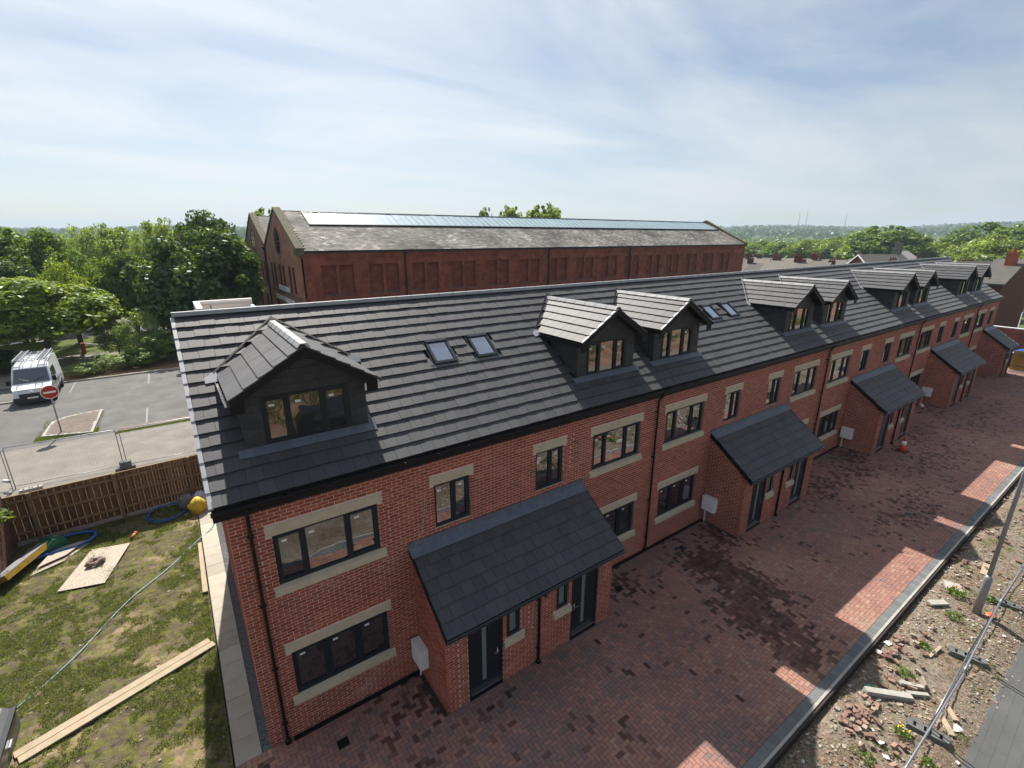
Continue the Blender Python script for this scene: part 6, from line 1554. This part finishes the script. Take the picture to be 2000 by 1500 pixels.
for ri, (x, y0, y1, rz_) in enumerate(rows):
    k = 0; y = y0
    while y < y1:
        jz = 0.25 * math.sin(ri * 3 + k // 3)
        side = 'nearest the terrace' if ri == 0 else f'in the {ORD[ri]} row beyond the terrace'
        h = thing('old_terraced_house', f'{ORD[k]} slate roofed old house from the right, {side}', 'house', (x, y, rz_ + jz), rz=0.12, group='old terraced houses beyond the new row')
        put('wall', FA, FARBRICK, h, mw=WM[h.name]); rf = put('roof', FRV[(ri + k // 2) % 3], ROOFGREY, h, mw=WM[h.name])
        if k % 2 == 0 or ri % 2: put('chimney', FC, FARBRICK if (k + ri) % 3 else DARKBRICK, rf, mw=WM[h.name] @ Matrix.Translation((0, 0.1, 0)))
        y += 5.2 * math.cos(0.12); x -= 5.2 * math.sin(0.12); k += 1
        if k % 4 == 3: y += 4.5; rz_ += 0.35 * (-1) ** (k // 4 + ri)
for k, (x, y, z, lb) in enumerate([(118, 29, 4.7, 'pale gabled house with white bargeboards among the far roofs, left of the big dark tree'), (100, 9.5, 4.6, 'gabled house with white bargeboards above the old dark brick house')]):
    h = thing('gabled_house', lb, 'house', (x, y, z), rz=-0.5)
    m = MB(); m.prism([(-3, 0, -6), (-3, 6, -6), (-3, 6, 0), (-3, 3, 2.2), (-3, 0, 0)], (8, 0, 0)); put('wall', m.mesh('wall'), FARBRICK, h, mw=WM[h.name])
    m = MB(); m.prism([(-3.3, -0.3, -0.2), (-3.3, 3, 2.3), (-3.3, 3, 2.45), (-3.3, -0.3, -0.05)], (8.6, 0, 0)); m.prism([(-3.3, 3, 2.3), (-3.3, 6.3, -0.2), (-3.3, 6.3, -0.05), (-3.3, 3, 2.45)], (8.6, 0, 0)); put('roof', m.mesh('roof', False), ROOFGREY, h, mw=WM[h.name])
    m = MB(); m.prism([(-3.4, -0.35, -0.35), (-3.4, 3, 2.2), (-3.4, 3, 2.5), (-3.4, -0.35, -0.02)], (0.08, 0, 0)); m.prism([(-3.4, 3, 2.2), (-3.4, 6.35, -0.35), (-3.4, 6.35, -0.02), (-3.4, 3, 2.5)], (0.08, 0, 0)); put('bargeboard', m.mesh('bargeboard'), WHITEM, h, mw=WM[h.name])
h = thing('stone_house', 'small grey stone house with a tall chimney among the far trees', 'house', (182, 42, 0)); m = MB(); m.prism([(-5, 0, -5), (-5, 7, -5), (-5, 7, 4), (-5, 3.5, 6.5), (-5, 0, 4)], (9, 0, 0)); put('wall', m.mesh('wall'), CONC, h, mw=WM[h.name]); m = MB(); m.box(-5.1, 2.6, 5.5, -4, 4.4, 9); put('chimney', m.mesh('chimney'), CONCD, h, mw=WM[h.name]); put('window', boxes([(-5.06, 2.6, 0.8, -4.99, 3.8, 3.2)], name='window'), GLASSD, h, mw=WM[h.name])

# ------------------------------------------------------------------ trees
def crown(seed, ncl, nleaf, rc, leaf, low=-0.75, flat=1.0, airy=0.0):
    g = np.random.default_rng(seed); C = []
    while len(C) < ncl:
        p = g.uniform(-1, 1, 3); r = np.linalg.norm(p)
        if 0.45 < r < 0.95 and p[2] > low and g.random() < r * r + 0.1: C.append(p * [1, 1, 1])
    ne = ncl // 5
    for k in range(ne):
        p = g.normal(size=3); p /= np.linalg.norm(p); p[2] = max(p[2], low * 0.8); C.append(p * g.uniform(0.98, 1.16))
    C = np.array(C); V = []; T = []
    for q_, c_ in enumerate(C):
        rr = rc * g.uniform(0.65, 1.25) * (0.5 if q_ >= ncl else 1.0); n = int(nleaf * g.uniform(0.7, 1.3) * (0.35 if q_ >= ncl else 1.0)); tb = g.normal(0, 0.14)
        d = g.normal(size=(n, 3)); d[:, 2] += 0.35; d /= np.linalg.norm(d, axis=1)[:, None]
        P = c_ + d * rr * [1, 1, 0.75] * (g.uniform(0.35, 1.12 + airy, (n, 1)) ** 0.5)
        nrm = d + g.normal(0, 0.55, (n, 3)); nrm[:, 2] += 0.4; nrm /= np.linalg.norm(nrm, axis=1)[:, None]
        a = np.cross(nrm, g.normal(size=(n, 3))); a /= np.linalg.norm(a, axis=1)[:, None]; b_ = np.cross(nrm, a)
        s_ = leaf * g.uniform(0.6, 1.35, (n, 1))
        V.append(np.stack([P - a * s_, P - b_ * s_ * 0.55, P + a * s_, P + b_ * s_ * 0.55], 1)); T.append(np.clip(g.normal(0.5 + tb, 0.2, n), 0, 1))
    V = np.concatenate(V).reshape(-1, 3)
    return new_mesh('crown', V, np.arange(len(V)).reshape(-1, 4), np.concatenate(T))
CR = {'round': [crown(k, 95, 190, 0.27, 0.050) for k in range(3)], 'airy': [crown(10 + k, 60, 120, 0.26, 0.042, airy=0.35) for k in range(2)],
      'low': [crown(20 + k, 80, 170, 0.27, 0.055, low=-0.5) for k in range(2)], 'far': [crown(30 + k, 85, 110, 0.27, 0.062) for k in range(3)]}
for k_ in CR:
    for me in CR[k_]: me.materials.append(LEAFM)
TRK = []
for k in range(2):
    r_ = random.Random(k); b = MB(); b.tube([(0, 0, 0), (0.01, 0.0, 0.4), (0.0, 0.03, 0.8), (0.03, 0.0, 1.0)], [0.055, 0.04, 0.025, 0.012], 8)
    for q in range(9):
        a = q * 2.4; z0 = 0.28 + 0.07 * q; L = 0.42 - 0.02 * q
        b.tube([(0, 0, z0), (math.cos(a) * L * 0.5, math.sin(a) * L * 0.5, z0 + 0.10), (math.cos(a) * L, math.sin(a) * L, z0 + 0.26)], [0.022, 0.014, 0.005], 5)
    TRK.append(b.mesh('trunk', True))
def tree(name, label, x, y, top, hw, kind, lm, base=-0.4, bottom=None, group=None, cat='tree'):
    bt = bottom if bottom is not None else base + 0.14 * (top - base)
    t = thing(name, label, cat, (x, y, base), rz=random.random() * 6.28, group=group)
    H = top - base; rzv = (top - bt) / 2
    put('trunk', TRK[random.randrange(2)], BARK, t, mw=WM[t.name] @ Matrix.Diagonal((H * 0.55, H * 0.55, H * 0.86, 1)))
    me = random.choice(CR[kind]); o = put('crown', me, None, t, mw=WM[t.name] @ Matrix.Translation((0, 0, bt - base + rzv)) @ Matrix.Diagonal((hw * 0.93, hw * 0.93, rzv * 0.95, 1)))
    o.material_slots[0].link = 'OBJECT'; o.material_slots[0].material = lm
    return t
LG = 'trees behind the car park'
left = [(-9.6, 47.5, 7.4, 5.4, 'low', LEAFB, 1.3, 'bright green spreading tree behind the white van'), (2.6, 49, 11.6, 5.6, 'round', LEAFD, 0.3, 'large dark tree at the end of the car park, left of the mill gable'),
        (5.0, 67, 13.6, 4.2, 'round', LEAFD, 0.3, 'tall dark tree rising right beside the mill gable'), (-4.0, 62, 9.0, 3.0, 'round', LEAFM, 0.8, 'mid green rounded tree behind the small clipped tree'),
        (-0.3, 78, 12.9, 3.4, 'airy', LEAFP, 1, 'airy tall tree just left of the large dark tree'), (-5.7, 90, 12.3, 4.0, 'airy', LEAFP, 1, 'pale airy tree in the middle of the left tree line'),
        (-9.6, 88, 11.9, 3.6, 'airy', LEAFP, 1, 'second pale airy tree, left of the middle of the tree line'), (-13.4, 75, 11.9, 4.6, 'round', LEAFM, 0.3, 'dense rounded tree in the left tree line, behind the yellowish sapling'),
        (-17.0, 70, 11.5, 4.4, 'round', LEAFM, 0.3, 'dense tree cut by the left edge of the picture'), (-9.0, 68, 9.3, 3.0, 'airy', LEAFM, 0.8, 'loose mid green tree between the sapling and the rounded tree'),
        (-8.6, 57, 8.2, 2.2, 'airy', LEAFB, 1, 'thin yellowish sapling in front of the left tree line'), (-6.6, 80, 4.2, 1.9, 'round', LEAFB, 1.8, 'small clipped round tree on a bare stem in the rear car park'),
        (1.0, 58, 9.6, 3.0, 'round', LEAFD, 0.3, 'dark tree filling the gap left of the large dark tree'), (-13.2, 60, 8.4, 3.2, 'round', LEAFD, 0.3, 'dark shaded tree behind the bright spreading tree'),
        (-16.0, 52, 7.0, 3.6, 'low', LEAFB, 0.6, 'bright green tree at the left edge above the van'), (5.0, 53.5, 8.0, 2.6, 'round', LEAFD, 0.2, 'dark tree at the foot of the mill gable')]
for x, y, tp, hw, kd, lm, bt, lb in left: tree('leafy_tree', lb, x, y, tp, hw, kd, lm, -0.1, bt, LG)
sh = [(-3.0, 45.2, 4.2, 1.8, LEAFP, 'tall pale shrub in the middle of the planting bed'), (-1.2, 42.6, 2.7, 1.8, LEAFM, 'green shrub at the house end of the planting bed'), (-5.4, 41.4, 1.35, 1.7, LEAFP, 'low pale shrub in the planting bed behind the van'),
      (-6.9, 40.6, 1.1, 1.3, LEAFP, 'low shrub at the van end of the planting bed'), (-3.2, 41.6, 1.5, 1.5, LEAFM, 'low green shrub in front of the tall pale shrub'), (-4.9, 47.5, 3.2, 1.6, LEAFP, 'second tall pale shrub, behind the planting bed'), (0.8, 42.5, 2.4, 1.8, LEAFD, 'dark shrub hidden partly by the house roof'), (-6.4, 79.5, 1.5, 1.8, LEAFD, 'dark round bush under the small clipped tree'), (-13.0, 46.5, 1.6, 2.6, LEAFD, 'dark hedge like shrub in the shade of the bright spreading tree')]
for x, y, tp, hw, lm, lb in sh: tree('shrub', lb, x, y, tp, hw, 'airy' if lm is LEAFP else 'low', lm, -0.05, 0.0, 'shrubs by the car park', 'shrub')
mt = [(79.0, 90, 18.2, 5.6, 'largest treetop showing above the mill ridge'), (71.0, 92, 17.7, 3.6, 'middle treetop above the mill ridge, left of the largest'), (66.5, 97, 17.2, 2.6, 'small treetop above the mill ridge, leftmost of the three'), (15.3, 86, 15.2, 3.2, 'treetop showing between the two mill gables')]
for x, y, tp, hw, lb in mt: tree('leafy_tree', lb, x, y, tp, hw, 'far', LEAFB, -1, 4, 'treetops behind the mill')
right = [(208, 60, 14.3, 13.0, LEAFM), (240, 100, 9.4, 9, LEAFB), (266, 95, 10.8, 11, LEAFB), (263, 130, 8.7, 13, LEAFB), (246, 60, 10.8, 11, LEAFB), (252, 50, 12.6, 8, LEAFM), (252, 40, 16.0, 12.5, LEAFM), (241, 28, 14.5, 12, LEAFM), (186, 25, 11.3, 9.0, LEAFB), (206, 36, 9.4, 6, LEAFB), (245, 112, 8.0, 10.5, LEAFM), (239, 88, 9.2, 10, LEAFB), (235, 75, 9.4, 9.5, LEAFB), (178, 12, 13.0, 8, LEAFB), (225, 68, 9.0, 8, LEAFM), (215, 46, 8.4, 7, LEAFB), (262, 150, 8.0, 13, LEAFB), (285, 110, 9.5, 13, LEAFM)]
right.sort(key=lambda q: math.atan2(q[0], q[1] + 9))
for k, (x, y, tp, hw, lm) in enumerate(right): tree('leafy_tree', f'{ORD[k]} tree from the mill end in the line of trees beyond the old roofs', x, y, tp, hw, 'far', lm, -4, -2.0, 'trees beyond the old roofs')
# far woods on the valley side
def far_blobs(n, r0, r1, a0, a1, size, name, label, lm, seed):
    g = np.random.default_rng(seed); r = r0 + (r1 - r0) * g.random(n) ** 0.75; a = g.uniform(a0, a1, n)
    x, y = r * np.sin(a), r * np.cos(a) - 9
    z = np.array([terr(p, q) for p, q in zip(x, y)]); nl = 34
    R = size * g.uniform(0.65, 1.35, n) * (0.75 + 0.25 * r / r1)
    d = g.normal(size=(n, nl, 3)); d[:, :, 2] = np.abs(d[:, :, 2]) * 1.1 - 0.25; d /= np.linalg.norm(d, axis=2)[:, :, None]
    P = np.stack([x, y, z], 1)[:, None] + d * R[:, None, None] * g.uniform(0.6, 1.05, (n, nl, 1)) + np.array([0, 0, 1.0]) * (R * 0.75)[:, None, None]
    nrm = d + g.normal(0, 0.4, d.shape); nrm /= np.linalg.norm(nrm, axis=2)[:, :, None]
    t = np.cross(nrm, g.normal(size=d.shape)); t /= np.linalg.norm(t, axis=2)[:, :, None]; b_ = np.cross(nrm, t); s_ = (R * 0.3)[:, None, None]
    V = np.stack([P - t * s_, P - b_ * s_ * 0.8, P + t * s_, P + b_ * s_ * 0.8], 2).reshape(-1, 3)
    T = np.clip(g.normal(0.45, 0.16, (n, 1)) + g.normal(0, 0.1, (n, nl)), 0, 1).ravel()
    put(name, new_mesh(name, V, np.arange(len(V)).reshape(-1, 4), T), lm, label=label, kind='stuff')
far_blobs(1500, 300, 1000, -0.35, 1.45, 5.0, 'near_woods', 'belt of green woodland behind the rows of old houses', LEAFM, 1)
far_blobs(5200, 1000, 3000, -0.35, 1.45, 10, 'hill_woods', 'hazy blue green woods covering the far hillside', LEAFD, 2)
g = np.random.default_rng(5); B = []
for k in range(170):
    r, a = g.uniform(1100, 2700), g.uniform(0.55, 1.05); x, y = r * math.sin(a), r * math.cos(a) - 9; z = terr(x, y) + 7; w = g.uniform(5, 13); B.append((x - w, y - 5, z - 7, x + w, y + 5, z + g.uniform(3, 7)))
put('hill_houses', boxes(B, g.random(len(B)), name='hill_houses'), ramp_mat('far_walls', [(0, (0.30, 0.22, 0.18)), (1, (0.5, 0.46, 0.42))], fbump=0), label='pale houses scattered through the far hillside woods', kind='stuff')
for k, (a, r, h, lb) in enumerate([(1.128 - 0.0, 1900, 62, 'left hand mast on the far hill'), (1.139, 1900, 66, 'right hand mast of the close pair on the far hill'), (1.195, 1900, 60, 'single mast on the far hill above the big dark tree')]):
    x, y = r * math.sin(a), r * math.cos(a) - 9; t = thing('radio_mast', lb, 'mast', (x, y, terr(x, y)), group='masts on the far hill'); m = MB(); m.tube([(0, 0, 0), (0, 0, h)], [1.3, 0.5], 5); put('mast', m.mesh('mast'), STEEL, t, mw=WM[t.name])
# haze
HAZE = bpy.data.materials.new('haze'); HAZE.use_nodes = True
hn, hl = HAZE.node_tree.nodes, HAZE.node_tree.links; hn.clear()
ho = hn.new('ShaderNodeOutputMaterial'); pv = hn.new('ShaderNodeVolumePrincipled')
pv.inputs['Color'].default_value = (0.66, 0.82, 1.0, 1); pv.inputs['Density'].default_value = 0.00024; pv.inputs['Anisotropy'].default_value = 0.0
hl.new(pv.outputs[0], ho.inputs['Volume'])
put('haze', boxes([(-4600, -4600, -12, 4600, 4600, 105)], name='haze'), HAZE, label='pale blue summer haze over the valley', kind='stuff')
